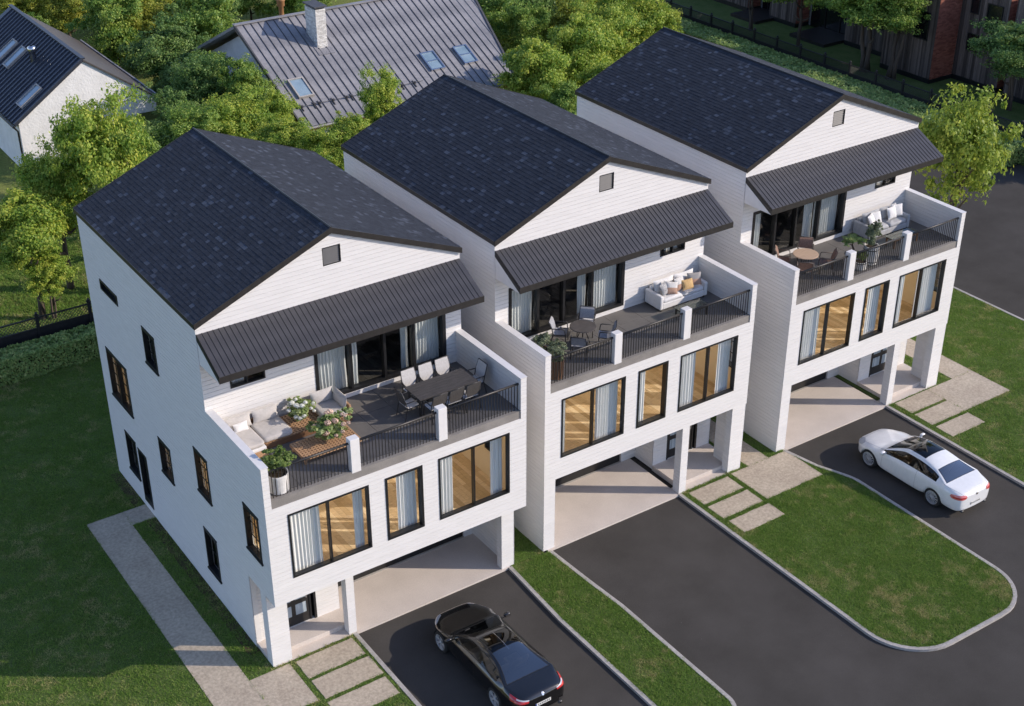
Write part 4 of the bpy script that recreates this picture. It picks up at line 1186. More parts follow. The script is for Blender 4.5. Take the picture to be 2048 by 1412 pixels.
def hedge(name, x0, x1, y0, y1, h, n, label, seed, size=.075):
    r = np.random.default_rng(seed)
    L_ = [x1 - x0, y1 - y0]
    areas = np.array([L_[0] * L_[1], L_[0] * h, L_[0] * h, L_[1] * h, L_[1] * h]); f = r.choice(5, n, p=areas / areas.sum())
    u, v = r.random(n), r.random(n)
    P = np.zeros((n, 3)); N_ = np.zeros((n, 3))
    top = f == 0
    P[:, 0] = x0 + u * L_[0]; P[:, 1] = y0 + v * L_[1]; P[:, 2] = h
    for k, (ax, val, nn) in enumerate(((1, y0, -1), (1, y1, 1), (0, x0, -1), (0, x1, 1)), 1):
        m = f == k; P[m, ax] = val; P[m, 2] = v[m] * h
        if ax == 0: P[m, 1] = y0 + u[m] * L_[1]
        N_[m, ax] = nn
    N_[top, 2] = 1
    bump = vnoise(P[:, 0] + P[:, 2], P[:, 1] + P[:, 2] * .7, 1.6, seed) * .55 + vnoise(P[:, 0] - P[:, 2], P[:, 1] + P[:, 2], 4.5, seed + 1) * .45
    cx, cy = (x0 + x1) / 2, (y0 + y1) / 2
    out = N_ + .35 * np.stack([(P[:, 0] - cx) / L_[0] * 2 * (L_[0] < L_[1]), (P[:, 1] - cy) / L_[1] * 2 * (L_[1] < L_[0]), (P[:, 2] - h * .5) / h], 1)
    out /= np.linalg.norm(out, axis=1)[:, None] + 1e-6
    edge = np.minimum(np.abs(P[:, 2] - h), np.minimum(np.minimum(np.abs(P[:, 0] - x0), np.abs(P[:, 0] - x1)), np.minimum(np.abs(P[:, 1] - y0), np.abs(P[:, 1] - y1))) + (~top) * 9)
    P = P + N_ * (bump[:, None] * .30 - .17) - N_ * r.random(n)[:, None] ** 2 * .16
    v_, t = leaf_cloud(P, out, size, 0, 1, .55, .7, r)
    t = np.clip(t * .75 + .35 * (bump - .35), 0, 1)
    o = tag(empty(name, (cx, cy, 0)), label, 'hedge')
    v_ = v_ - np.array([cx, cy, 0])
    link('foliage', np_mesh('foliage', v_, 4, M['leaf_hedge'], t), o)
    c = MB(); c.box(x0 - cx + .22, x1 - cx - .22, y0 - cy + .22, y1 - cy - .22, 0, h - .25); c.build('stems', M['soil'], o)
    return o
hedge('hedge', -7, 4.6, 23.95, 25.2, 1.3, 26000, 'clipped green hedge along the edge of the left lawn', 5)
hedge('hedge', 57.1, 59.45, 15.2, 54, 1.25, 52000, 'long clipped green hedge below the far black fence', 6, .095)

def crown_mesh(name, mat, seed, rx=1.0, rz=1.0, lobes=26, leaves=9000, size=.10, fill=.75, sub=9):
    """unit crown (radius about 1) of leaf sprays gathered in clumps"""
    r = np.random.default_rng(seed); C = []; S = []
    for k in range(lobes):
        d = r.normal(0, 1, 3); d /= np.linalg.norm(d)
        q = r.uniform(.35, .82) if k > 4 else r.uniform(0, .3)
        c = d * q; c[2] *= rz; c[0] *= rx; c[1] *= rx
        s = r.uniform(.22, .42) * (1.15 - .3 * q)
        C.append(c); S.append(s)
    V = []; T = []
    per = leaves // lobes
    for c, s in zip(C, S):
        for j in range(sub):
            d = r.normal(0, 1, 3); d /= np.linalg.norm(d); d[2] = abs(d[2]) * .8 + d[2] * .2
            cc = c + d * s * r.uniform(.3, 1.3); ss = s * r.uniform(.22, .62)
            n = per // sub
            e = r.normal(0, 1, (n, 3)); e /= np.linalg.norm(e, axis=1)[:, None]
            rr = r.random(n)[:, None] ** .45
            p = cc + e * rr * ss * np.array([1.25, 1.25, .75])
            nn = e * .5 + (p - 0) / (np.linalg.norm(p, axis=1)[:, None] + .1) * .5 + np.array([0, 0, .35])
            v, t = leaf_cloud(p, nn, size, 0, 1, .55, .55, r)
            base = r.uniform(-.30, .28)
            V.append(v); T.append(np.clip(t * .7 + .15 + base, 0, 1))
    return np_mesh(name, np.concatenate(V), 4, mat, np.concatenate(T))

def trunk_mesh(name, seed, h=1.0, r0=.05, limbs=7, stems=1, spread=.20):
    """unit trunk reaching height about 1, with limbs"""
    rng = random.Random(seed); mb = MB()
    for s in range(stems):
        a = rng.uniform(0, 6.28); off = .05 * (s > 0) * rng.uniform(.6, 1.8)
        p = [Vector((off * math.cos(a), off * math.sin(a), 0))]
        for k in range(5):
            p.append(p[-1] + Vector((rng.uniform(-.03, .03) + .03 * math.cos(a) * (stems > 1), rng.uniform(-.03, .03) + .03 * math.sin(a) * (stems > 1), h / 5)))
        k = .75 if stems > 1 else 1
        mb.tube(p, [r0 * k * (1 - .16 * i) for i in range(6)], 8)
        for l in range(limbs):
            i = rng.randint(2, 4); q = p[i]; b = rng.uniform(0, 6.28)
            e = q + Vector((math.cos(b) * spread, math.sin(b) * spread, rng.uniform(.06, .16)))
            m_ = q.lerp(e, .5) + Vector((0, 0, -.03))
            mb.tube([q, m_, e], [r0 * .45, r0 * .3, r0 * .12], 6)
    me = mb.mesh(name, M['bark']); me.polygons.foreach_set('use_smooth', [True] * len(me.polygons))
    return me
CR = {'b': [crown_mesh('crown', M['leaf_bright'], 101, 1, 1, 46, 36000, .029), crown_mesh('crown', M['leaf_bright'], 102, 1, 1, 40, 36000, .030)],
      'm': [crown_mesh('crown', M['leaf_mid'], 103, 1, 1, 42, 28000, .031), crown_mesh('crown', M['leaf_mid'], 104, 1, 1, 44, 28000, .031)],
      'd': [crown_mesh('crown', M['leaf_dark'], 105, 1, 1, 42, 28000, .031), crown_mesh('crown', M['leaf_dark'], 106, 1, 1, 38, 28000, .031)],
      'y': [crown_mesh('crown', M['leaf_yellow'], 107, 1, 1, 42, 28000, .031)],
      'r': [crown_mesh('crown', M['leaf_airy'], 109, 1, 1, 80, 12500, .034, sub=4)]}
TR = [trunk_mesh('trunk', 1), trunk_mesh('trunk', 2, stems=3, limbs=3), trunk_mesh('trunk', 3, limbs=9)]
TREE_N = [0]
def tree(x, y, zc, rx, rz, kind, label=None, group=None, trunk=0, base=None, rt=1.0, name='tree', cat='tree'):
    i = TREE_N[0]; TREE_N[0] += 1; rng = random.Random(i * 7 + 1)
    bx, by = base or (x, y)
    T_ = tag(empty(name, (bx, by, -.02)), label, cat, group)
    zb = max(zc, .5)
    tt = shared('trunk', TR[trunk], T_, (0, 0, 0), (0, 0, rng.uniform(0, 6)), (zb * .95 * rt, zb * .95 * rt, zb * 1.0))
    m = CR[kind][i % len(CR[kind])]
    shared('crown', m, T_, (x - bx, y - by, zc), (0, 0, rng.uniform(0, 6.28)), (rx, rx * rng.uniform(.9, 1.1), rz))
    return T_
NB = 'trees in the wooded gardens behind the houses'
LAB = {'b': 'bright green tree in the crowd of garden trees behind the houses', 'm': 'mid green tree in the crowd of garden trees behind the houses', 'd': 'dark green tree in the crowd of garden trees behind the houses', 'y': 'yellow green tree in the crowd of garden trees behind the houses'}
big = [(6.1, 29.8, 7.4, 2.5, 3.7, 'b', 'tall bright green tree in front of the white rendered house gable', 1), (1.7, 29.4, 5.0, 2.45, 2.5, 'b', 'spreading bright green tree left of the nearest house, above the lattice fence', 0),
       (4.0, 32.0, 5.2, 2.2, 3.0, 'b', 'bright tree tucked behind the tall one beside the white rendered house', 0), (2.2, 29.2, 2.5, 1.5, 1.3, 'b', 'small thin stemmed tree just behind the lattice fence', 1),
       (23.3, 33, 5.9, 1.3, 2.3, 'b', 'slim bright green tree standing before the grey metal roof', 0), (36.6, 36.5, 4.0, 2.6, 3.1, 'b', 'bright bushy tree at the right end of the grey metal roof', 0)]
for (x, y, zc, rx, rz, k, lab, tk) in big: tree(x, y, zc, rx, rz, k, lab, trunk=tk, rt=.8)
BG = [(8.8, 33, 5.0, 1.7, 2.2, 'm'), (18.5, 63, 3.6, 2.9, 3.3, 'm'), (19.7, 57, 3.0, 3.1, 3.0, 'd'), (25.3, 62, 3.2, 3.1, 3.0, 'm'), (17.9, 72, 3.3, 2.9, 2.5, 'y'), (15.0, 75, 3.4, 2.6, 2.2, 'y'),
      (32.1, 70, 2.4, 2.6, 2.3, 'm'), (35.1, 66, 2.7, 3.3, 2.3, 'm'), (18.4, 51, 2.3, 2.0, 2.3, 'd'), (17.6, 45, 3.8, 2.4, 2.7, 'd'), (16.5, 38.0, 4.3, 2.3, 2.4, 'b'), (17.6, 34, 4.3, 1.9, 1.9, 'b'),
      (18.6, 31, 4.3, 1.6, 1.9, 'b'), (13.0, 36, 5.0, 1.9, 2.1, 'm'), (18.9, 47.5, 4.0, 1.9, 2.3, 'm'), (20.4, 31, 5.0, 1.4, 1.8, 'b'), (25.4, 70, 2.5, 2.5, 2.7, 'd'), (42.1, 39, 3.6, 3.0, 3.8, 'b'),
      (51.2, 45, 2.9, 2.9, 3.1, 'b'), (47.1, 52, 2.8, 3.2, 3.0, 'd'), (54.0, 58, 2.5, 3.2, 2.8, 'y'), (53.4, 44, 2.7, 1.6, 2.1, 'b'), (35.7, 32.5, 3.1, 2.0, 2.0, 'm'), (52.2, 50, 2.8, 2.8, 2.8, 'y'),
      (46.3, 57, 2.8, 2.4, 2.6, 'd'), (40.2, 33.5, 3.2, 2.1, 2.4, 'b'), (46.5, 42.5, 3.2, 2.6, 3.0, 'b'), (42.6, 46.0, 3.2, 2.5, 2.8, 'm'), (14.6, 42.0, 3.6, 2.2, 2.5, 'd'), (11.0, 40.5, 2.8, 2.0, 2.2, 'd'), (10.2, 36.2, 3.4, 1.8, 2.2, 'm'), (20.0, 40.0, 3.6, 1.5, 2.2, 'b'), (19.4, 42.6, 4.6, 1.8, 2.4, 'm')]
rng = random.Random(77)
def project(p):
    q = cam.matrix_basis.inverted() @ Vector(p); f = 49.37 / 36 * 1024
    return 512 + f * q.x / -q.z, 353 - f * q.y / -q.z
for gx in range(-8, 62, 5):
    for gy in range(36, 112, 5):
        x = gx + rng.uniform(-1.6, 1.6); y = gy + rng.uniform(-1.6, 1.6)
        if 3.0 < x < 19.5 and 44.5 < y < 65: continue
        if 18.6 < x < 41.5 and 35.5 < y < 60: continue
        if y < 44 and x < 9: continue
        if x > 47 and y < 54: continue
        if x > 55 and y < 70: continue
        if any((x - t[0]) ** 2 + (y - t[1]) ** 2 < 9 for t in BG): continue
        k = rng.choice('mmddby'); r_ = rng.uniform(2.2, 3.2); BG.append((x, y, r_ * rng.uniform(.95, 1.2), r_, r_ * rng.uniform(.9, 1.15), k))
LM = [('the white rendered house', 60, 85), ('the white house gable', 120, 85), ('the left verge of the grey roof', 230, 45), ('the white brick chimney', 316, 30), ('the nearest house ridge', 205, 145), ('the slim tree before the grey roof', 385, 100),
      ('the right end of the grey roof', 500, 50), ('the middle house ridge', 450, 85), ('the farthest house back corner', 582, 92), ('the start of the long hedge', 665, 25)]
KN = {'b': 'bright green', 'm': 'mid green', 'd': 'dark green', 'y': 'yellow green'}
used = {}
for (x, y, zc, rx, rz, k) in BG:
    u, v = project((x, y, zc)); lo = project((x, y, zc - rz * .9))[1]; hi = project((x, y, zc + rz))[1]
    if lo < 4 or u < -20 or u > 760: continue
    n, lx, ly = min(LM, key=lambda t: (t[1] - u) ** 2 + 1.5 * (t[2] - v) ** 2)
    dx, dy = u - lx, v - ly
    side = ('right of' if dx > 0 else 'left of') if abs(dx) > abs(dy) * 1.2 else ('below' if dy > 0 else 'above')
    if .5 < abs(dx) / (abs(dy) + .1) < 2: side = ('below' if dy > 0 else 'above') + (' and right of' if dx > 0 else ' and left of')
    base = KN[k] + ' garden tree ' + side + ' ' + n
    c = used.get(base, 0); used[base] = c + 1
    lab = base + ('', ', second from it', ', third from it', ', fourth from it', ', farther still', ', farthest from it', ', in the thick of the trees')[min(c, 6)]
    if v < 18 and len(lab.split()) < 12: lab += ', at the top edge'
    lab = ' '.join(lab.split()[:16]).rstrip(',')
    tree(x, y, zc, rx, rz, k, lab, NB, trunk=0)
# trees by the timber block and the road
tree(63.2, 33.4, 5.9, 3.5, 2.9, 'm', 'broad tree with pale trunks before the timber block, left of the brick corner', trunk=1, base=(64.4, 33.4))
tree(63.6, 30.9, 5.6, 2.3, 2.3, 'm', 'smaller leafy tree touching the broad one near the brick corner', trunk=1, base=(64.2, 31.3))
tree(63.9, 40.6, 5.0, 3.0, 2.2, 'm', 'leafy tree shading the dark block entrance near the top edge', trunk=2, base=(64.6, 40.8), rt=.7)
tree(64.0, 45.8, 4.6, 2.0, 1.8, 'd', 'thin tree at the top edge beyond the fence', trunk=1, base=(64.4, 45.8), rt=.6)
tree(65.0, 21.6, 4.5, 3.3, 2.3, 'd', 'dark green tree in the upper right corner before the brick wall', trunk=1, base=(66.0, 21.9), rt=.7)
tree(40.35, 6.1, 7.9, 2.65, 3.9, 'r', 'airy yellow green tree beside the farthest house, overhanging the road', trunk=2, base=(40.0, 6.0), rt=.55)
tree(59.6, 12.6, 1.3, 1.7, 1.5, 'd', 'low dark bush at the right edge where the hedge ends', trunk=0, name='bush', cat='bush', rt=.5)
# ------------------------------------------------------------------ terrace furniture
M['cush'] = mat_noise('light_grey_beige_cushion', (.46, .435, .41), (.54, .51, .485), 7, .95, bump=.25, bscale=40)
M['cush_white'] = mat_noise('white_sofa_cloth', (.66, .65, .645), (.74, .73, .72), 7, .95, bump=.25, bscale=30)
M['cush_grey'] = mat_noise('cool_grey_cloth', (.36, .37, .385), (.44, .445, .46), 7, .95, bump=.2, bscale=40)
M['cush_mid'] = mat_noise('speckled_grey_cloth', (.20, .20, .21), (.44, .44, .45), 14, .95, bump=.2, bscale=40)
M['cush_mustard'] = mat_noise('mustard_cloth', (.52, .34, .15), (.60, .40, .19), 9, .95, bump=.2, bscale=40)
def mat_split(name, c0, c1):
    m, nt, b = new_mat(name)
    tc = nt.nodes.new('ShaderNodeTexCoord'); sp = nt.nodes.new('ShaderNodeSeparateXYZ'); nt.links.new(tc.outputs['Object'], sp.inputs[0])
    a = nt.nodes.new('ShaderNodeMath'); a.operation = 'GREATER_THAN'; a.inputs[1].default_value = 0.0; nt.links.new(sp.outputs['Z'], a.inputs[0])
    n, r = noise_col(nt, 9, (.9, .9, .9), (1.05, 1.05, 1.05))
    c = mix_col(nt, c0, c1, a.outputs[0]); c = mix_col(nt, c, r.outputs[0], 1.0, 'MULTIPLY')
    nt.links.new(c, b.inputs['Base Color']); b.inputs['Roughness'].default_value = .95
    return m
M['cush_split'] = mat_split('grey_and_terracotta_cloth', (.46, .29, .21), (.62, .60, .58))
M['cush_rust'] = mat_split('terracotta_and_grey_cloth', (.48, .30, .22), (.34, .32, .31))
M['teak'] = mat_noise('warm_teak_wood', (.36, .21, .115), (.52, .32, .18), 2.4, .6, stretch=(1, 9, 9), bump=.1)
M['teak_dark'] = mat_noise('brown_teak_frame', (.13, .065, .032), (.20, .105, .055), 2.4, .6, stretch=(1, 9, 9))
M['sling'] = mat_noise('pale_grey_sling_fabric', (.46, .44, .42), (.54, .52, .50), 20, .9)
M['sling_back'] = mat_noise('dark_brown_sling_back', (.060, .054, .050), (.085, .077, .072), 20, .9)
M['sling_grey'] = mat_noise('blue_grey_sling_fabric', (.27, .275, .30), (.33, .335, .36), 20, .9)
M['sling_brown'] = mat_noise('brown_woven_fabric', (.19, .115, .085), (.27, .165, .125), 20, .9)
M['tubeframe'] = mat_noise('dark_grey_tube_frame', (.030, .029, .030), (.045, .043, .044), 5, .5)
M['tubebrown'] = mat_noise('brown_grey_tube_frame', (.085, .066, .055), (.12, .094, .08), 5, .5)
M['table_dark'] = mat_noise('charcoal_wood_table', (.045, .042, .042), (.080, .074, .073), 3, .6, stretch=(1, 10, 10), bump=.1)
M['table_grey'] = mat_noise('grey_table_top', (.080, .072, .068), (.105, .094, .088), 4, .5)
M['table_beige'] = mat_noise('beige_wood_table_top', (.46, .32, .22), (.56, .41, .29), 2.5, .55, stretch=(1, 12, 1))
M['pot_white'] = mat_noise('white_concrete_pot', (.55, .53, .50), (.68, .66, .63), 3, .85, bump=.2, bscale=30)
M['pot_dark'] = mat_noise('dark_grey_pot', (.035, .035, .037), (.055, .054, .055), 4, .7)
M['pot_wood'] = mat_noise('brown_slatted_planter_wood', (.10, .052, .030), (.19, .105, .062), 3, .65, stretch=(8, 8, .6))
M['petal_white'] = mat_noise('white_petals', (.68, .70, .62), (.82, .82, .78), 12, .8)
M['petal_pink'] = mat_noise('cream_pink_petals', (.60, .38, .29), (.76, .60, .47), 6, .8)
M['glass_table'] = mat_glass('smoked_table_glass', (.45, .55, .50), 1.3)
M['leaf_hyd'] = mat_tone('hydrangea_leaf', (.13, .21, .05), (.46, .50, .24), .5, .35, cm=(.27, .36, .12))
T = ZF
HX = (0.0, 11.288, 23.32)

def place_mesh(name, me, loc, rot, label, cat, group=None):
    o = link(name, me); o.location = loc; o.rotation_euler = rot
    return tag(o, label, cat, group)

# --- lounge corner, nearest house
def lattice(mb, x0, x1, y0, y1, z, t=.03, w=.055, cell=.125):
    n = max(1, round((x1 - x0) / cell)); k = max(1, round((y1 - y0) / cell))
    for i in range(n + 1):
        x = x0 + (x1 - x0 - w) * i / n; mb.box(x, x + w, y0, y1, z - t, z)
    for j in range(k + 1):
        y = y0 + (y1 - y0 - w) * j / k; mb.box(x0, x1, y, y + w, z - t - .002, z - .003)
lp = tag(empty('lounge_platform', (2.5, 2.6, T)), 'low teak lattice platform along the terrace wall carrying cushions and flowers', 'lounge platform')
fr = MB(); X0, X1, Y0, Y1 = -1.15, 2.12, -.62, .62
fr.box(X0, X1, Y0, Y0 + .05, .0, .215); fr.box(X0, X1, Y1 - .05, Y1, 0, .215); fr.box(X0, X0 + .05, Y0 + .05, Y1 - .05, 0, .215); fr.box(X1 - .05, X1, Y0 + .05, Y1 - .05, 0, .215)
fr.build('frame', M['teak_dark'], lp, bevel=.006)
sl = MB(); lattice(sl, X0, X1, Y0, Y1, .25); sl.build('slat', M['teak'], lp, kind='stuff')
for (x0, x1, y0, y1) in ((X1 - .06, X1, Y0 + .05, Y1),):
    b = MB(); b.box(x0, x1, y0, y1, .25, .60); b.build('backrest', M['teak'], lp, bevel=.006)
b = MB(); b.box(-1.1, -.1, Y1 - .05, Y1, .25, .56); b.build('backrest', M['teak_dark'], lp, bevel=.006)
b = MB(); b.box(1.1, X1 - .06, Y1 - .05, Y1, .25, .56); b.build('backrest', M['teak_dark'], lp, bevel=.006)
lb = tag(empty('lounge_sofa', (.75, 2.45, T)), 'teak lounge sofa base along the left parapet, half hidden by it', 'sofa')
b = MB(); b.box(-.5, .58, -.78, .72, 0, .20); b.build('frame', M['teak'], lb, bevel=.008)
b = MB(); b.box(-.5, .55, -.74, .70, .201, .33); b.build('mattress_base', M['cush_white'], lb, bevel=.03)
b = MB(); b.box(-.45, .4, .74, .78, 0, .6); b.build('backrest', M['teak_dark'], lb, bevel=.006)
CG = 'grey cushions of the nearest terrace lounge'
place_mesh('seat_cushion', cushion_mesh('seat_cushion', 1.04, 1.36, .17, M['cush'], .2, .2, 28, 12, .012, 1), (.77, 2.42, T + .41), (0, 0, 0), 'long seat cushion on the sofa base beside the left parapet', 'cushion', CG)
place_mesh('seat_cushion', cushion_mesh('seat_cushion', 1.06, 1.18, .20, M['cush'], .2, .2, 28, 12, .014, 2), (1.88, 2.55, T + .35), (0, 0, .0), 'square seat cushion on the left end of the lattice platform', 'cushion', CG)
place_mesh('seat_cushion', cushion_mesh('seat_cushion', .98, 1.08, .20, M['cush'], .2, .2, 28, 12, .014, 3), (4.08, 2.56, T + .35), (0, 0, 0), 'square seat cushion in the corner seat at the right end of the platform', 'cushion', CG)
bk = lambda nm, x, y, z, rz, tilt, w, lab, s: place_mesh(nm, pillow_mesh(nm, w, .48, .2, M['cush'], s), (x, y, z), (tilt, 0, rz), lab, 'cushion', CG)
bk('back_cushion', .92, 3.04, T + .68, 0, rad(-12), .95, 'long back cushion behind the seat by the left parapet', 1)
bk('back_cushion', 1.92, 3.06, T + .66, 0, rad(-12), .95, 'long back cushion behind the square seat on the platform left end', 2)
bk('back_cushion', 4.02, 3.02, T + .66, 0, rad(-12), .88, 'back cushion of the corner seat, against the house wall', 3)
bk('back_cushion', 4.48, 2.58, T + .66, rad(-90), rad(-10), .98, 'back cushion of the corner seat, turned to the side', 4)
place_mesh('pillow', pillow_mesh('pillow', .52, .32, .16, M['cush_white'], 8), (.92, 2.82, T + .62), (rad(-20), 0, .05), 'small pale lumbar pillow leaning on the back cushion by the left parapet', 'pillow')
ct = tag(empty('coffee_table', (3.06, .94, T)), 'low teak lattice coffee table carrying the pink hydrangea', 'coffee table')
fr = MB(); fr.box(-1.06, 1.06, -.53, -.49, .18, .25); fr.box(-1.06, 1.06, .49, .53, .18, .25); fr.box(-1.06, -1.02, -.49, .49, .18, .25); fr.box(1.02, 1.06, -.49, .49, .18, .25); fr.build('frame', M['teak'], ct)
lg = MB(); lg.box(-.035, .035, -.035, .035, 0, .18); lme = lg.mesh('leg', M['teak'])
for x in (-.98, .98):
    for y in (-.45, .45): shared('leg', lme, ct, (x, y, 0))
sl = MB(); lattice(sl, -1.06, 1.06, -.53, .53, .285, .034, .055, .118); sl.build('slat', M['teak'], ct, kind='stuff')

def shrub_mesh(name, mat, seed, n=2600, size=.035, rz=1.0, flat=1.0):
    return crown_mesh(name, mat, seed, 1, rz, 16, n, size, sub=6)
SHR = {'box': shrub_mesh('foliage', M['leaf_box'], 201, 4200, .070), 'olive': shrub_mesh('foliage', M['leaf_olive'], 202, 4600, .068), 'hyd': shrub_mesh('foliage', M['leaf_hyd'], 203, 2200, .135), 'bonsai': shrub_mesh('foliage', M['leaf_hedge'], 204, 4200, .060)}
def stems(parent, h, r, n=7, seed=1, mat='bark', r0=.014):
    rng = random.Random(seed); mb = MB()
    for k in range(n):
        a = rng.uniform(0, 6.28); q = rng.uniform(.3, .9)
        mb.tube([(0.03 * math.cos(a), .03 * math.sin(a), 0), (r * q * .5 * math.cos(a), r * q * .5 * math.sin(a), h * .55), (r * q * math.cos(a), r * q * math.sin(a), h)], [r0, r0 * .8, r0 * .4], 5)
    return mb.build('stem', M[mat], parent)
def hydrangea(x, y, z, r, mat, label, seed):
    h = tag(empty('hydrangea', (x, y, z)), label, 'flowering plant', 'hydrangeas on the nearest terrace')
    stems(h, r * .8, r * .8, 8, seed)
    shared('foliage', SHR['hyd'], h, (0, 0, r * .62), (0, 0, seed), (r * 1.12, r * 1.12, r * .74))
    rng = random.Random(seed); mb = MB()
    gr = np.random.default_rng(seed); P = gr.normal(0, 1, (150, 3)); P /= np.linalg.norm(P, axis=1)[:, None]
    v, _ = leaf_cloud(P * .95, P, .24, aspect=.8, jitter=.25, rng=gr)
    me = np_mesh('flower', v, 4, M[mat])
    for k in range(17):
        a = rng.uniform(0, 6.28); e = rng.uniform(.05, 1.25); q = r * rng.uniform(.85, 1.02)
        s = rng.uniform(.055, .095) * r / .55
        shared('flower', me, h, (q * math.cos(a) * math.cos(e), q * math.sin(a) * math.cos(e), r * .66 + q * .72 * math.sin(e)), (0, 0, a), (s, s, s * .8))
    return h
hydrangea(3.02, 2.62, T + .25, .55, 'petal_white', 'white flowering hydrangea on the lattice platform between the seats', 3)
hydrangea(3.36, 1.0, T + .285, .66, 'petal_pink', 'cream pink flowering hydrangea on the lattice coffee table', 5)

def pot(parent, prof, mat, n=24): 
    mb = MB(); mb.lathe(prof, n); mb.build('pot', M[mat], parent, smooth=False)
def soil_disc(parent, r, z):
    mb = MB(); mb.lathe([(0, z), (r, z)], 18); mb.build('soil', M['soil'], parent)
p = tag(empty('potted_shrub', (.72, -.30, T)), 'round green shrub in a white concrete pot behind the left railing', 'potted plant')
pot(p, [(0, 0), (.30, 0), (.335, .02), (.36, .62), (.355, .66), (.325, .66), (.32, .6)], 'pot_white', 28); soil_disc(p, .325, .58); stems(p, .8, .3, 7, 4)
shared('foliage', SHR['box'], p, (0, 0, 1.04), (0, 0, 1), (.66, .66, .56))
def slat_planter(x, y, seed, label):
    p = tag(empty('potted_olive', (x, y, T)), label, 'potted plant', 'olive bushes on the middle terrace')
    mb = MB(); mb.lathe([(0, .02), (.26, .02), (.29, .72), (.25, .72), (.25, .66)], 20); pm = mb.build('pot', M['pot_dark'], p)
    s = MB(); s.hexa([(-.028, .262, 0), (.028, .262, 0), (.028, .285, 0), (-.028, .285, 0), (-.030, .292, .75), (.030, .292, .75), (.030, .315, .75), (-.030, .315, .75)])
    me = s.mesh('slat', M['pot_wood'])
    for k in range(26): shared('slat', me, pm, (0, 0, 0), (0, 0, 2 * math.pi * k / 26))
    soil_disc(p, .25, .64); stems(p, .7, .25, 7, seed)
    shared('foliage', SHR['olive'], p, (0, 0, 1.05), (0, 0, seed), (.48, .48, .46))
slat_planter(HX[1] + .78, .47, 3, 'grey green olive bush in a brown slatted planter at the railing corner')
slat_planter(HX[1] + .72, 1.25, 8, 'grey green olive bush farther back along the parapet, behind the corner planter')

# --- chairs
def sling_chair(kind):
    """dining chair with sling seat; faces +y (towards its table), origin on the floor under the seat"""
    fm, sm = {'dining': ('tubeframe', 'sling'), 'cool': ('tubeframe', 'sling_grey'), 'brown': ('tubebrown', 'sling_brown')}[kind]
    c = empty('dining_chair' if kind == 'dining' else 'armchair')
    W, S, H = .27, .46, 1.04 if kind == 'dining' else .90
    r = .017
    for sx in (-1, 1):
        l = MB(); l.tube([(sx * W, .25, 0), (sx * W, .23, S), (sx * (W + .03), .20, S + .20)], r, 6); l.build('leg', M[fm], c, smooth=True)
        l = MB(); l.tube([(sx * W, -.30, 0), (sx * W, -.20, S), (sx * W, -.25, S + .22), (sx * (W - .02), -.36, H)], r, 6); l.build('leg', M[fm], c, smooth=True)
        a = MB(); a.tube([(sx * (W + .03), .20, S + .20), (sx * (W + .035), .16, S + .225), (sx * (W + .03), -.24, S + .215)], .019, 6); a.build('armrest', M[fm], c, smooth=True)
        a = MB(); a.tube([(sx * W, .23, S - .01), (sx * W, -.2, S - .03)], r, 6); a.build('seat_rail', M[fm], c, smooth=True)
    t = MB(); t.tube([(-W + .02, -.362, H), (W - .02, -.362, H)], r, 6); t.build('top_rail', M[fm], c, smooth=True)
    s = MB(); n = 8
    for i in range(n):
        y0 = .25 - .45 * i / n; y1 = .25 - .45 * (i + 1) / n
        z = lambda y: S + .012 - .05 * math.sin(math.pi * (y + .2) / .45)
        s.hexa([(-W + .01, y1, z(y1) - .012), (W - .01, y1, z(y1) - .012), (W - .01, y0, z(y0) - .012), (-W + .01, y0, z(y0) - .012), (-W + .01, y1, z(y1)), (W - .01, y1, z(y1)), (W - .01, y0, z(y0)), (-W + .01, y0, z(y0))])
    s.build('seat', M[sm], c, smooth=False)
    b = MB(); w0, w1 = W - .02, W - .035
    pts = [(-.205, S + .05), (-.255, S + .24), (-.30, S + .38), (-.355, H - .01)]
    ws = [w0 * .72, w0, w0, w1] if kind == 'dining' else [w0, w0, w0, w1]
    for (ya, za), (yb, zb), wa, wb in zip(pts[:-1], pts[1:], ws[:-1], ws[1:]):
        b.hexa([(-wa, ya, za), (wa, ya, za), (wa, ya + .014, za), (-wa, ya + .014, za), (-wb, yb, zb), (wb, yb, zb), (wb, yb + .014, zb), (-wb, yb + .014, zb)])
    b.build('backrest', M[sm], c)
    if kind == 'dining':
        k = MB(); k.v = [(x, y - .016, z) for x, y, z in b.v]; k.f = b.f; k.m = b.m; k.t = b.t; k.build('back_panel', M['sling_back'], c)
    return c
CHP = {}
def chair(kind, x, y, face, label, group):
    """face: direction the sitter looks, degrees from +y counter-clockwise"""
    if kind not in CHP: c = CHP[kind] = sling_chair(kind)
    else: c = copy_tree(CHP[kind])
    c.location = (x, y, T + .001); c.rotation_euler = (0, 0, rad(face)); c.scale = (1.08,) * 3
    return tag(c, label, 'chair', group)
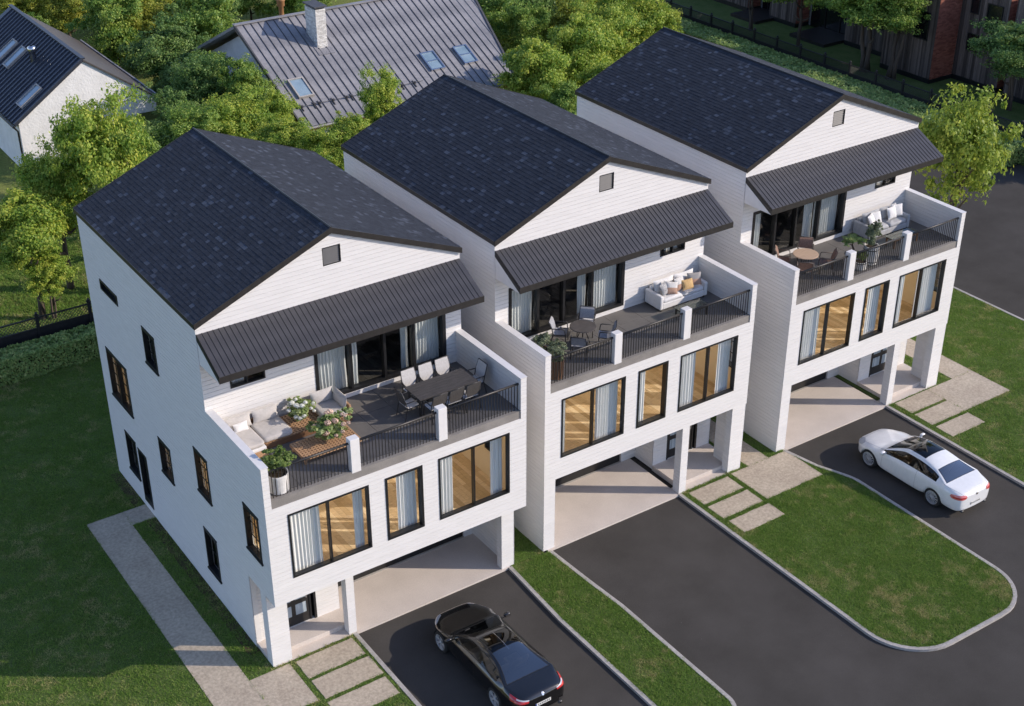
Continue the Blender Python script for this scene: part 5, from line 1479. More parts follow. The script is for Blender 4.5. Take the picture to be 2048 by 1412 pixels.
# --- dining set, nearest house
dt = tag(empty('dining_table', (7.72, 1.2, T)), 'long charcoal wooden dining table set with eight chairs', 'dining table')
for k in range(7):
    b = MB(); y = -.53 + k * 1.06 / 7; b.box(-1.17, 1.17, y + .003, y + 1.06 / 7 - .003, .75, .79); b.build('board', M['table_dark'], dt)
b = MB(); b.box(-1.1, 1.1, -.44, -.40, .66, .749); b.box(-1.1, 1.1, .40, .44, .66, .749); b.box(-1.1, -1.06, -.4, .4, .66, .749); b.box(1.06, 1.1, -.4, .4, .66, .749); b.build('apron', M['tubeframe'], dt)
for x in (-1.05, 1.05):
    for y in (-.42, .42):
        b = MB(); b.box(x - .035, x + .035, y - .035, y + .035, 0, .749); b.build('leg', M['tubeframe'], dt)
DG = 'sling dining chairs round the charcoal table'
pos3 = ('left', 'middle', 'right')
for k, x in enumerate((6.98, 7.68, 8.36)):
    chair('dining', x, 1.86, 180, 'pale dining chair, house side of the charcoal table, %s of three' % pos3[k], DG)
for k, x in enumerate((7.03, 7.70, 8.38)):
    chair('dining', x, .50, 0, 'dark backed dining chair, railing side of the charcoal table, %s of three' % pos3[k], DG)
chair('dining', 6.36, 1.14, -90, 'dining chair at the left head of the charcoal table, beside the open floor', DG)
chair('dining', 9.06, 1.2, 90, 'dining chair at the right head of the charcoal table, by the parapet', DG)

def round_table(x, y, r, top, label, legm):
    t = tag(empty('round_table', (x, y, T)), label, 'table')
    b = MB(); b.lathe([(0, .80), (r - .015, .80), (r, .795), (r, .765), (r - .02, .76), (0, .76)], 40); b.build('tabletop', M[top], t)
    for k in range(4):
        a = rad(45 + 90 * k + 10); l = MB(); l.tube([(.30 * math.cos(a), .30 * math.sin(a), 0), (.13 * math.cos(a), .13 * math.sin(a), .5), (.22 * math.cos(a), .22 * math.sin(a), .76)], .018, 6); l.build('leg', M[legm], t, smooth=True)
    return t
x2, y2 = HX[1] + 2.98, 1.78
round_table(x2, y2, .50, 'table_grey', 'round dark grey table on the middle terrace', 'tubeframe')
for ang, where in ((45, 'towards the house wall'), (135, 'by the sliding door, near the olive bushes'), (225, 'nearest the railing'), (-40, 'towards the open floor')):
    a = rad(ang); chair('cool', x2 + .86 * math.cos(a), y2 + .86 * math.sin(a), ang + 90, 'grey armchair at the round dark table ' + where, 'armchairs at the round dark table')
x3, y3 = HX[2] + 2.22, 1.60
round_table(x3, y3, .52, 'table_beige', 'round beige wooden table on the farthest terrace', 'tubeframe')
for ang, where in ((45, 'towards the house wall'), (135, 'by the left parapet'), (225, 'nearest the railing'), (-40, 'nearest the white railing post')):
    a = rad(ang); chair('brown', x3 + .86 * math.cos(a), y3 + .86 * math.sin(a), ang + 90, 'brown armchair at the round beige table ' + where, 'armchairs at the round beige table')

# --- sofas
def sofa(x, y, w, d, mat, label, leg=True):
    s = tag(empty('sofa', (x, y, T)), label, 'sofa')
    z0 = .09
    b = MB(); b.box(-w / 2 + .16, w / 2 - .16, -d / 2 + .02, d / 2 - .02, z0, .34); b.build('base', M[mat], s, bevel=.03)
    for sx in (-1, 1):
        b = MB(); xa, xb = sorted((sx * w / 2, sx * (w / 2 - .158))); b.box(xa, xb, -d / 2, d / 2, z0, .68); b.build('arm', M[mat], s, bevel=.045)
    b = MB(); b.box(-w / 2 + .16, w / 2 - .16, d / 2 - .2, d / 2 - .018, .342, .78); b.build('backrest', M[mat], s, bevel=.05)
    sw = (w - .34) / 2
    for k in (-1, 1):
        o = shared('seat_cushion', cushion_mesh('seat_cushion', sw, d - .24, .19, M[mat], .22, .22, 28, 10, .02, 20 + k), s, (k * sw / 2, -.10, .43))
        o = shared('back_cushion', pillow_mesh('back_cushion', sw * .98, .56, .26, M[mat], 30 + k), s, (k * sw / 2, d / 2 - .30, .76), (rad(-12), 0, 0))
    f = MB()
    for sx in (-1, 1):
        for sy in (-1, 1): f.box(sx * (w / 2 - .12) - .03, sx * (w / 2 - .12) + .03, sy * (d / 2 - .1) - .03, sy * (d / 2 - .1) + .03, 0, z0)
    f.build('foot', M['frame'], s)
    return s
def pil(x, y, z, w, h, mat, rz, tilt, label, seed, roll=0):
    return place_mesh('pillow', pillow_mesh('pillow', w, h, .2, M[mat], seed), (x, y, z), (rad(tilt), rad(roll), rad(rz)), label, 'pillow')
sx2 = HX[1] + 8.2
sofa(sx2, 2.58, 2.42, .98, 'cush_white', 'white sofa with colourful pillows on the middle terrace')
zs = T + .80
pil(sx2 - .78, 2.42, zs, .52, .50, 'cush_mid', 28, -24, 'speckled grey pillow at the left end of the white sofa', 41)
pil(sx2 - .46, 2.36, zs - .02, .52, .50, 'cush_split', -24, -28, 'white and terracotta pillow beside the speckled grey one', 42, 8)
pil(sx2 + .02, 2.44, zs, .52, .52, 'cush_split', 10, -20, 'grey pillow with a terracotta lower half, behind the mustard one', 43)
pil(sx2 + .30, 2.28, zs - .05, .54, .42, 'cush_mustard', -6, -26, 'mustard yellow pillow on the white sofa', 44)
pil(sx2 + .74, 2.40, zs + .02, .60, .52, 'cush_rust', -20, -20, 'brown grey pillow with a terracotta edge at the right end of the white sofa', 45)
th = MB(); n = 14
for i in range(n):
    for j in range(7):
        f_ = lambda a, b: (a * .44 / n + .02 * math.sin(b * 1.7), -.22 + b * .62 / 7, .025 * math.sin(a * 2.2 + b * .6) + .03)
        th.poly([f_(i, j), f_(i + 1, j), f_(i + 1, j + 1), f_(i, j + 1)])
o = th.build('throw_blanket', M['cush_white'], smooth=True); o.location = (sx2 + .02, 2.24, T + .525); tag(o, 'crumpled white throw spread on the seat of the white sofa', 'blanket')
sx3 = HX[2] + 7.75
sofa(sx3, 2.52, 2.5, .98, 'cush_grey', 'light grey sofa with white pillows on the farthest terrace')
pil(sx3 - .80, 2.42, zs, .56, .50, 'cush_white', 26, -26, 'white pillow at the left arm of the light grey sofa', 51)
pil(sx3 - .42, 2.50, zs, .52, .50, 'cush_white', -8, -24, 'white pillow second from the left arm of the light grey sofa', 52)
pil(sx3 + .42, 2.40, zs + .04, .58, .54, 'cush_white', 6, -18, 'large creased white pillow right of the middle of the light grey sofa', 53)
pil(sx3 + .80, 2.46, zs + .05, .58, .54, 'cush_white', -18, -18, 'large white pillow at the right arm of the light grey sofa', 54)
def glass_table(x, y, w, d, legm, label, mid=False):
    t = tag(empty('coffee_table', (x, y, T)), label, 'coffee table')
    b = MB(); b.box(-w / 2, w / 2, -d / 2, d / 2, .42, .436); b.build('tabletop', M['glass_table'], t)
    for sx in (-1, 1):
        for sy in (-1, 1):
            l = MB(); l.box(sx * (w / 2 - .1) - .03, sx * (w / 2 - .1) + .03, sy * (d / 2 - .08) - .03, sy * (d / 2 - .08) + .03, 0, .418); l.build('leg', M[legm], t)
    r = MB(); r.box(-w / 2 + .08, w / 2 - .08, -d / 2 + .06, -d / 2 + .1, .33, .416); r.box(-w / 2 + .08, w / 2 - .08, d / 2 - .1, d / 2 - .06, .33, .416)
    r.box(-w / 2 + .08, -w / 2 + .12, -d / 2 + .1, d / 2 - .1, .33, .416); r.box(w / 2 - .12, w / 2 - .08, -d / 2 + .1, d / 2 - .1, .33, .416); r.build('frame', M[legm], t)
glass_table(HX[1] + 7.85, 1.24, 1.34, .66, 'frame', 'black legged glass coffee table in front of the white sofa')
glass_table(HX[2] + 7.6, 1.2, 1.6, .60, 'teak_dark', 'glass coffee table on a brown wooden frame before the light grey sofa')
# --- pots, farthest terrace
p = tag(empty('potted_shrub', (HX[2] + 5.04, .62, T)), 'tall leafy shrub in a white banded barrel pot at the railing', 'potted plant')
pot(p, [(0, 0), (.27, 0), (.30, .02), (.33, .40), (.32, .80), (.28, .80), (.28, .72)], 'pot_white'); soil_disc(p, .28, .72); stems(p, 1.2, .3, 7, 6)
for z in (.14, .66):
    b = MB(); b.lathe([(.325, z - .02), (.336, z), (.325, z + .02)], 24); b.build('hoop', M['pot_dark'], p)
shared('foliage', SHR['olive'], p, (0, 0, 1.36), (0, 0, 2), (.46, .46, .66))
p = tag(empty('bonsai', (HX[2] + 4.42, 1.05, T)), 'flat topped dark green bonsai in a dark bowl', 'potted plant')
pot(p, [(0, 0), (.2, 0), (.34, .42), (.31, .42), (.28, .36)], 'pot_dark'); soil_disc(p, .28, .36)
b = MB(); b.tube([(0, 0, .36), (.05, .02, .6), (-.06, .03, .82), (.02, 0, 1.05)], [.05, .045, .035, .02], 8); b.tube([(-.06, .03, .8), (-.28, -.05, .95)], [.025, .012], 6); b.build('trunk', M['bark'], p, smooth=True)
for (x, y, z, r) in ((-.05, 0, 1.12, .5), (.25, -.1, .98, .34), (-.32, .05, .98, .32)):
    shared('foliage', SHR['bonsai'], p, (x, y, z), (0, 0, r * 9), (r, r, r * .42))
p = tag(empty('potted_shrub', (HX[2] + 4.32, .50, T)), 'low leafy plant in a short white banded pot between railing and bonsai', 'potted plant')
pot(p, [(0, 0), (.24, 0), (.27, .02), (.29, .34), (.25, .34), (.25, .28)], 'pot_white'); soil_disc(p, .25, .28); stems(p, .4, .2, 6, 3)
b = MB(); b.lathe([(.285, .27), (.296, .29), (.285, .31)], 24); b.build('hoop', M['pot_dark'], p)
shared('foliage', SHR['box'], p, (0, 0, .55), (0, 0, 4), (.36, .36, .30))
# ------------------------------------------------------------------ cars
M['tyre'] = mat_noise('tyre_rubber', (.012, .012, .012), (.02, .02, .02), 12, .85)
M['rim'] = mat_noise('silver_alloy', (.50, .50, .51), (.60, .60, .61), 6, .35, metal=.35)
M['rim_dark'] = mat_noise('dark_alloy', (.07, .07, .075), (.11, .11, .115), 6, .4, metal=.8)
M['arch'] = mat_noise('black_wheel_housing', (.006, .006, .006), (.01, .01, .01), 6, .9)
M['car_white'] = mat_paint('white_car_paint', (.74, .745, .75), .3)
M['car_black'] = mat_paint('black_car_paint', (.0045, .0045, .005), .22)
M['car_glass'] = mat_glass('car_glass', (.24, .26, .28), 1.3)
M['car_glass_dark'] = mat_glass('dark_car_glass', (.03, .035, .04), 1.2)
M['seat_beige'] = mat_noise('beige_leather', (.36, .29, .22), (.44, .36, .28), 6, .6)
M['seat_dark'] = mat_noise('dark_cabin_trim', (.02, .02, .02), (.035, .034, .033), 6, .7)
M['rear_glass'] = mat_glass('reflective_rear_window', (.22, .24, .26), 6.5)
M['lamp_red'] = mat_paint('red_lamp_lens', (.46, .025, .03), .15)
M['lamp_pink'] = mat_paint('pale_red_lamp_lens', (.62, .16, .15), .15)
M['lamp_clear'] = mat_paint('clear_lamp_lens', (.45, .47, .5), .08)
M['plate'] = mat_noise('white_number_plate', (.66, .66, .64), (.72, .72, .70), 8, .5)
M['plate_blue'] = mat_noise('blue_plate_band', (.03, .07, .25), (.04, .08, .28), 8, .5)
M['ink'] = mat_noise('black_plate_lettering', (.04, .04, .04), (.06, .06, .06), 8, .6)
M['seam'] = mat_noise('dark_panel_gap', (.008, .008, .008), (.012, .012, .012), 8, .9)
M['seam_grey'] = mat_noise('grey_panel_gap', (.16, .16, .165), (.20, .20, .205), 8, .9)

# stations: y, centre height, shoulder x, [belt x, belt z], window top x/z or None, roof edge ...
def car_cage(s):
    """s: dict of shape numbers in metres, nose at +y.  Returns verts rows x stations (right half)"""
    L0, L1 = s['nose'], s['tail']; fa, ra, R_ = s['fa'], s['ra'], s['arch']
    ys = [L0, L0 - .05, L0 - .20, fa + R_, fa + R_ * .72, fa + R_ * .05, fa - R_ * .72, fa - R_, s['cowl'], s['a1'], s['roof0'], s['roof0'] - .13, s['roofm'], s['roof1'], s['r1'],
          ra + R_, ra + R_ * .72, ra, ra - R_ * .72, ra - R_, L1 + .22, L1 + .07, L1]
    ys = sorted(set(round(y, 4) for y in ys), reverse=True)
    ip = lambda tab, y: float(np.interp(y, [t[0] for t in tab][::-1], [t[1] for t in tab][::-1]))
    V = []
    for y in ys:
        w = ip(s['plan'], y)                    # half width at the widest level
        zt = ip(s['top'], y)                    # centreline top height
        zb = ip(s['belt'], y)                   # belt line height
        g = ip(s['green'], y)                   # 0 = no cabin, 1 = full cabin
        lo = ip(s['low'], y)
        def archz(z):
            for c in (fa, ra):
                d = abs(y - c)
                if d < R_ * 1.001: return max(z, s['axle'] + math.sqrt(max(0, R_ ** 2 - d ** 2)) * 1.0)
            return z
        z2 = archz(lo + .05); z3 = max(archz(lo + .22), z2 + .015); zm = max(.60 * (1), z3 + .03); zsh = max(zb - .09, zm + .03)
        if y >= L0 - .01 or y <= L1 + .01:
            zm = min(zm, zt - .1); zsh = min(zsh, zt - .05); z3 = min(z3, zm - .05); z2 = min(z2, z3 - .04)
        zb_ = max(zb, zsh + .03) if y < L0 - .01 and y > L1 + .01 else zt - .03
        rows = [(0, lo), (w * .86, lo), (w * .955, z2), (w * .99, z3), (w, zm), (w * .985, zsh), (w * .93 * (1 - .0 * g), zb_)]
        if g > .02:
            xt = w * (.93 - .30 * g); zt1 = zb_ + (zt - zb_) * .80
            rows += [(xt, zt1), (xt - .055 * g - .02, zt1 + (zt - zt1) * .42), (w * .34, zt - (zt - zb_) * .03), (0, zt)]
        else:
            rows += [(w * .80, zb_ + (zt - zb_) * .45), (w * .66, zb_ + (zt - zb_) * .72), (w * .36, zb_ + (zt - zb_) * .95), (0, zt)]
        V.append([(x, y, z) for x, z in rows])
    return ys, V

def car(name, s, loc, label, spokes):
    U_ = s['scale']
    ys, V = car_cage(s); ns = len(ys); nr = len(V[0])
    mb = MB(); idx = {}
    for i in range(ns):
        for k in range(nr):
            x, y, z = V[i][k]
            idx[(i, k, 1)] = len(mb.v); mb.v.append((x * U_, y * U_, z * U_))
            if k in (0, nr - 1): idx[(i, k, -1)] = idx[(i, k, 1)]
            else: idx[(i, k, -1)] = len(mb.v); mb.v.append((-x * U_, y * U_, z * U_))
    regions = ['body', 'windscreen', 'roof_glass', 'rear_window', 'side_window', 'side_window', 'door', 'door', 'bonnet', 'boot_lid', 'roof_header']
    for i in range(ns - 1):
        ya, yb = ys[i], ys[i + 1]; ym = (ya + yb) / 2
        for k in range(nr - 1):
            for sd in (1, -1):
                a, b, c, d = idx[(i, k, sd)], idx[(i, k + 1, sd)], idx[(i + 1, k + 1, sd)], idx[(i + 1, k, sd)]
                f = (a, b, c, d) if sd > 0 else (d, c, b, a)
                r = 0
                if k == 6 and s['w0'] > ym > s['w1']: r = 4 if sd > 0 else 5
                elif k >= 8 and s['cowl'] > ym > s['roof0']: r = 1
                elif k >= 8 and s['roof0'] > ym > s['roof0'] - .13: r = 10
                elif k >= 8 and s['roof0'] > ym > s['glass_end']: r = 2
                elif k >= 8 and s['roof1'] > ym > s['r1']: r = 3
                elif k in (2, 3, 4, 5) and s['d0'] > ym > s['d1']: r = 6 if sd > 0 else 7
                elif k >= 7 and ym > s['cowl'] and ym < s['nose'] - .2: r = 8
                elif k >= 7 and ym < s['r1'] and ym > s['tail'] + .05: r = 9
                mb.f.append(f); mb.m.append(r); mb.t.append(.5)
    for e in (0, ns - 1):
        for k in range(nr - 1):
            a, b = idx[(e, k, 1)], idx[(e, k + 1, 1)]; c, d = idx[(e, k + 1, -1)], idx[(e, k, -1)]
            q = [a, d, c, b] if e == 0 else [a, b, c, d]
            q2 = []
            for v in q:
                if v not in q2: q2.append(v)
            if len(q2) > 2: mb.f.append(tuple(q2)); mb.m.append(0); mb.t.append(.5)
    tmp = bpy.data.meshes.new('cage'); tmp.from_pydata(mb.v, [], mb.f)
    dm = [bpy.data.materials.new('tmp%d' % k) for k in range(11)]
    for m in dm: tmp.materials.append(m)
    tmp.polygons.foreach_set('material_index', mb.m); tmp.polygons.foreach_set('use_smooth', [True] * len(mb.f)); tmp.update()
    to = bpy.data.objects.new('cage', tmp); COL.objects.link(to)
    md = to.modifiers.new('s', 'SUBSURF'); md.levels = 3; md.render_levels = 3
    dg = bpy.context.evaluated_depsgraph_get(); ev = to.evaluated_get(dg); em = ev.to_mesh()
    nv = len(em.vertices); co = np.zeros(nv * 3); em.vertices.foreach_get('co', co); co = co.reshape(-1, 3)
    no = np.array([v.normal[:] for v in em.vertices])
    polys = [(tuple(p.vertices), p.material_index) for p in em.polygons]
    bvh = BVHTree.FromPolygons([tuple(c) for c in co], [p[0] for p in polys])
    ev.to_mesh_clear(); bpy.data.objects.remove(to); bpy.data.meshes.remove(tmp)
    for m in dm: bpy.data.materials.remove(m)
    root = tag(empty(name, loc), label, 'car', None)
    paint = s['paint']; gl = s['glass']
    mats = [paint, gl, s['roofglass'], s['rearglass'], gl, gl, paint, paint, paint, paint, 'car_black']
    body = None
    for r in range(11):
        fs = [p[0] for p in polys if p[1] == r]
        if not fs: continue
        us = sorted({v for f in fs for v in f}); mp = {v: i for i, v in enumerate(us)}
        me = bpy.data.meshes.new(regions[r]); me.from_pydata([tuple(co[v]) for v in us], [], [tuple(mp[v] for v in f) for f in fs])
        me.materials.append(M[mats[r]]); me.polygons.foreach_set('use_smooth', [True] * len(fs)); me.update()
        me.normals_split_custom_set_from_vertices([tuple(no[v]) for v in us])
        o = link(regions[r], me, root)
        if r == 0: body = o
        # dark gap / rubber along the rim of the region
        if r >= 1:
            cnt = {}
            for f in fs:
                for a, b in zip(f, f[1:] + f[:1]):
                    e = (min(a, b), max(a, b)); cnt[e] = cnt.get(e, 0) + 1
            t = MB(); rr = (.010 if r < 6 else .0042) * U_
            for (a, b), n in cnt.items():
                if n == 1:
                    pa, pb = Vector(co[a]), Vector(co[b])
                    if abs(pa.x) < 1e-4 and abs(pb.x) < 1e-4: continue
                    t.tube([pa - Vector(no[a]) * rr * .3, pb - Vector(no[b]) * rr * .3], rr, 4, cap=False)
            t.build('gap' if r >= 6 else 'seal', M[(s['gap'] if r >= 6 else 'seam')], o)
    def decal(nm, mat, org, dr, ux, uy, outline, off=.008, parent=root, nx=10, ny=5, th=None):
        """patch on the body: outline(u,v in -1..1)->(a,b) offsets along ux,uy from org, cast along dr"""
        org = Vector(org) * U_; dr = Vector(dr).normalized(); ux = Vector(ux); uy = Vector(uy); d = MB(); G = []
        for j in range(ny + 1):
            row = []
            for i in range(nx + 1):
                a, b = outline(-1 + 2 * i / nx, -1 + 2 * j / ny)
                o = org + ux * a * U_ + uy * b * U_
                h, n, _, _ = bvh.ray_cast(o, dr)
                row.append(None if h is None else h + (n if n.dot(dr) < 0 else -n) * off * U_)
            G.append(row)
        for j in range(ny):
            for i in range(nx):
                q = [G[j][i], G[j][i + 1], G[j + 1][i + 1], G[j + 1][i]]
                if all(p is not None for p in q): d.poly(q)
        if not d.f: return None
        return d.build(nm, M[mat], parent, smooth=True)
    # wheels
    wr, ww = s['wheel'], .235
    for sx in (-1, 1):
        for ya in (s['fa'], s['ra']):
            wx = sx * (s['half'] - ww / 2 - .012)
            wo = empty('wheel', (wx * U_, ya * U_, wr * U_), 0 if sx > 0 else math.pi, root)
            t = MB(); h = ww / 2; ri = wr * .735
            t.lathe([(ri, -h), (wr * .90, -h), (wr * .985, -h * .72), (wr, -h * .4), (wr, h * .4), (wr * .985, h * .72), (wr * .90, h), (ri * 1.02, h), (ri, h * .9)], 40, axis='x')
            t.v = [(x * U_, y * U_, z * U_) for x, y, z in t.v]; t.build('tyre', M['tyre'], wo, smooth=True)
            r = MB(); r.lathe([(ri * 1.0, h * .92), (ri * .94, h * .95), (ri * .91, h * .55), (ri * .90, -h * .6)], 40, axis='x', mi=0)
            r.lathe([(ri * .9, -h * .1), (0.0, -h * .1)], 40, axis='x', mi=1)
            n_sp, wd, pair = spokes
            for k in range(n_sp):
                for dlt in ((-pair, pair) if pair else (0,)):
                    a = 2 * math.pi * k / n_sp
                    c0 = Vector((h * .70, math.cos(a + dlt * .2) * ri * .14, math.sin(a + dlt * .2) * ri * .14)); c1 = Vector((h * .80, math.cos(a + dlt) * ri * .95, math.sin(a + dlt) * ri * .95))
                    r.bar(c0, c1, wd, .03, (1, 0, 0), 0)
            r.lathe([(0, h * .92), (ri * .13, h * .9), (ri * .19, h * .7), (ri * .2, h * .2)], 20, axis='x', mi=0)
            r.v = [(x * U_, y * U_, z * U_) for x, y, z in r.v]; r.build('rim', [M[s['rimmat']], M['arch']], wo)
            hs = MB()                      # wheel housing inside the arch
            R2 = s['arch'] * 1.0; n = 20
            for i in range(n):
                a0, a1 = math.pi * i / n, math.pi * (i + 1) / n
                p = lambda a, x: (x * U_, (ya + R2 * math.cos(a)) * U_, (s['axle'] + R2 * math.sin(a)) * U_)
                xo, xi = sx * (s['half'] - .045), sx * (s['half'] - .42)
                hs.poly([p(a0, xo), p(a1, xo), p(a1, xi), p(a0, xi)])
                hs.poly([p(a0, xi), p(a1, xi), (xi * U_, ya * U_, .12 * U_)])
            hs.build('wheel_housing', M['arch'], root)
    # cabin
    cb = MB(); wv = s['half']
    cb.box(-wv * .80 * U_, wv * .80 * U_, (s['r1'] + .35) * U_, (s['cowl'] - .12) * U_, .28 * U_, .34 * U_); cb.box(-wv * .78 * U_, wv * .78 * U_, (s['cowl'] - .42) * U_, (s['cowl'] - .1) * U_, .34 * U_, .86 * U_)
    cb.box(-wv * .78 * U_, wv * .78 * U_, (s['r1'] + .12) * U_, (s['r1'] + .5) * U_, .34 * U_, .92 * U_)
    for sx in (-1, 1): cb.box(sx * wv * .80 * U_ - .04, sx * wv * .80 * U_ + .04, (s['r1'] + .3) * U_, (s['cowl'] - .1) * U_, .34 * U_, .84 * U_)
    cb.build('cabin', M['seat_dark'], root)
    for (xx, yy, h2) in ((-.37, .28, 1.12), (.37, .28, 1.12), (-.34, -.55, 1.0), (.34, -.55, 1.0)):
        st = MB(); q = U_
        st.box((xx - .24) * q, (xx + .24) * q, (yy - .28) * q, (yy + .26) * q, .42 * q, .56 * q)
        st.hexa([((xx - .23) * q, (yy - .30) * q, .56 * q), ((xx + .23) * q, (yy - .30) * q, .56 * q), ((xx + .23) * q, (yy - .16) * q, .56 * q), ((xx - .23) * q, (yy - .16) * q, .56 * q),
                 ((xx - .19) * q, (yy - .50) * q, h2 * q), ((xx + .19) * q, (yy - .50) * q, h2 * q), ((xx + .19) * q, (yy - .40) * q, h2 * q), ((xx - .19) * q, (yy - .40) * q, h2 * q)])
        st.build('seat', M[s['seat']], root, bevel=.03)
    wl = MB(); n = 20; c = Vector((-.37, .78, .88)) * U_
    wl.tube([c + Vector((math.cos(2 * math.pi * k / n) * .18 * U_, math.sin(2 * math.pi * k / n) * .06 * U_, math.sin(2 * math.pi * k / n) * .17 * U_)) for k in range(n + 1)], .016 * U_, 6, cap=False); wl.build('steering_wheel', M['seat_dark'], root, smooth=True)
    # mirrors
    for sx in (-1, 1):
        m_ = MB(); my = s['w0'] - .14; mz = s['mirz']; x0 = s['half'] * .90
        m_.bar(Vector((sx * x0, my, mz - .02)) * U_, Vector((sx * (x0 + .10), my, mz)) * U_, .06 * U_, .03 * U_)
        mo = m_.build('mirror', M[paint], root)
        c_ = shared('mirror_cap', cushion_mesh('mirror_cap', .22 * U_, .13 * U_, .14 * U_, M[paint], .7, .7, 14, 8, 0), mo, tuple(Vector((sx * (x0 + .18), my, mz + .02)) * U_))
        g = MB(); xx = sx * (x0 + .18)
        g.poly([((xx - .08) * U_, (my - .068) * U_, (mz - .03) * U_), ((xx + .08) * U_, (my - .068) * U_, (mz - .03) * U_), ((xx + .08) * U_, (my - .068) * U_, (mz + .07) * U_), ((xx - .08) * U_, (my - .068) * U_, (mz + .07) * U_)]); g.build('mirror_glass', M['chrome'], mo)
    # handles
    for sx in (-1, 1):
        decal('door_handle', s['handle'], (sx * 1.5, s['d1'] + .22, s['mirz'] - .16), (-sx, 0, 0), (0, 1, 0), (0, 0, 1), lambda u, v: (.11 * u, .017 * v), .022, root, 6, 2)
    s['details'](root, decal, U_)
    return root

def glyph_row(root, U_, c, w, h, n, mat, yb):
    """small unreadable dark strokes where the plate characters sit"""
    mb = MB(); rng = random.Random(n)
    for k in range(n):
        if k in (2,): continue
        x = c[0] - w / 2 + (k + .5) * w / n
        mb.box((x - w / n * .32) * U_, (x - w / n * .12) * U_, (yb - .004) * U_, yb * U_, (c[2] - h / 2) * U_, (c[2] + h / 2) * U_)
        if rng.random() < .7: mb.box((x + w / n * .1) * U_, (x + w / n * .3) * U_, (yb - .004) * U_, yb * U_, (c[2] - h / 2) * U_, (c[2] + h / 2) * U_)
        for z in ((-.5, 0, .5)):
            if rng.random() < .6: mb.box((x - w / n * .3) * U_, (x + w / n * .28) * U_, (yb - .004) * U_, yb * U_, (c[2] + z * h - .006) * U_, (c[2] + z * h + .006) * U_)
    return mb

def pill(w, h, p=4):
    return lambda u, v: (w * u, h * v * (1 - abs(u) ** p) ** .5 if abs(u) < 1 else 0)
def white_details(root, decal, U_):
    for sx in (-1, 1):
        # wrap-round pill lamps
        decal('tail_lamp', 'lamp_pink', (sx * .62 + sx * .55, -3.2, .80), (-sx * .55, 1.05, 0), (1, 0, 0), (0, 0, 1), pill(.30, .075, 6), .012, root, 18, 6)
        decal('lamp_strip', 'lamp_red', (sx * .62 + sx * .55, -3.2, .79), (-sx * .55, 1.05, 0), (1, 0, 0), (0, 0, 1), pill(.24, .022, 6), .018, root, 14, 2)
        decal('headlight', 'lamp_clear', (sx * 1.05, 3.0, .70), (-sx * .45, -1, 0), (1, 0, 0), (0, 0, 1), pill(.22, .07, 4), .008, root, 12, 5)
        e = MB(); e.lathe([(.05, 0), (.075, 0), (.078, .12), (.05, .13)], 14, (0, 0, 0)); e.v = [((x + sx * .56) * U_, (-2.31 - z) * U_, (.235 + y * .5) * U_) for x, y, z in e.v]; e.build('exhaust_pipe', M['rim_dark'], root, smooth=True)
    decal('number_plate', 'plate', (0, -3.5, .475), (0, 1, 0), (1, 0, 0), (0, 0, 1), lambda u, v: (.26 * u, .056 * v), .012, root, 10, 2)
    decal('plate_band', 'ink', (-.236, -3.5, .475), (0, 1, 0), (1, 0, 0), (0, 0, 1), lambda u, v: (.016 * u, .05 * v), .016, root, 2, 2)
    rng = random.Random(8)
    for k in range(7):
        decal('plate_mark', 'vent', (-.17 + k * .06, -3.5, .475), (0, 1, 0), (1, 0, 0), (0, 0, 1), lambda u, v: (.016 * u, .028 * v), .016, root, 2, 2)
    decal('badge', 'chrome', (0, -3.5, .80), (0, 1, 0), (1, 0, 0), (0, 0, 1), lambda u, v: (.05 * u, .05 * v * math.sqrt(max(0, 1 - u * u))), .012, root, 8, 4)
    decal('bumper_trim', 'chrome', (0, -3.5, .305), (0, 1, 0), (1, 0, 0), (0, 0, 1), lambda u, v: (.62 * u, .014 * v), .012, root, 24, 2)
    decal('lower_bumper', 'seat_dark', (0, -3.5, .25), (0, 1, 0), (1, 0, 0), (0, 0, 1), lambda u, v: (.66 * u, .03 * v), .008, root, 24, 2)
    decal('grille', 'seat_dark', (0, 3.5, .56), (0, -1, 0), (1, 0, 0), (0, 0, 1), pill(.42, .13, 6), .008, root, 18, 6)
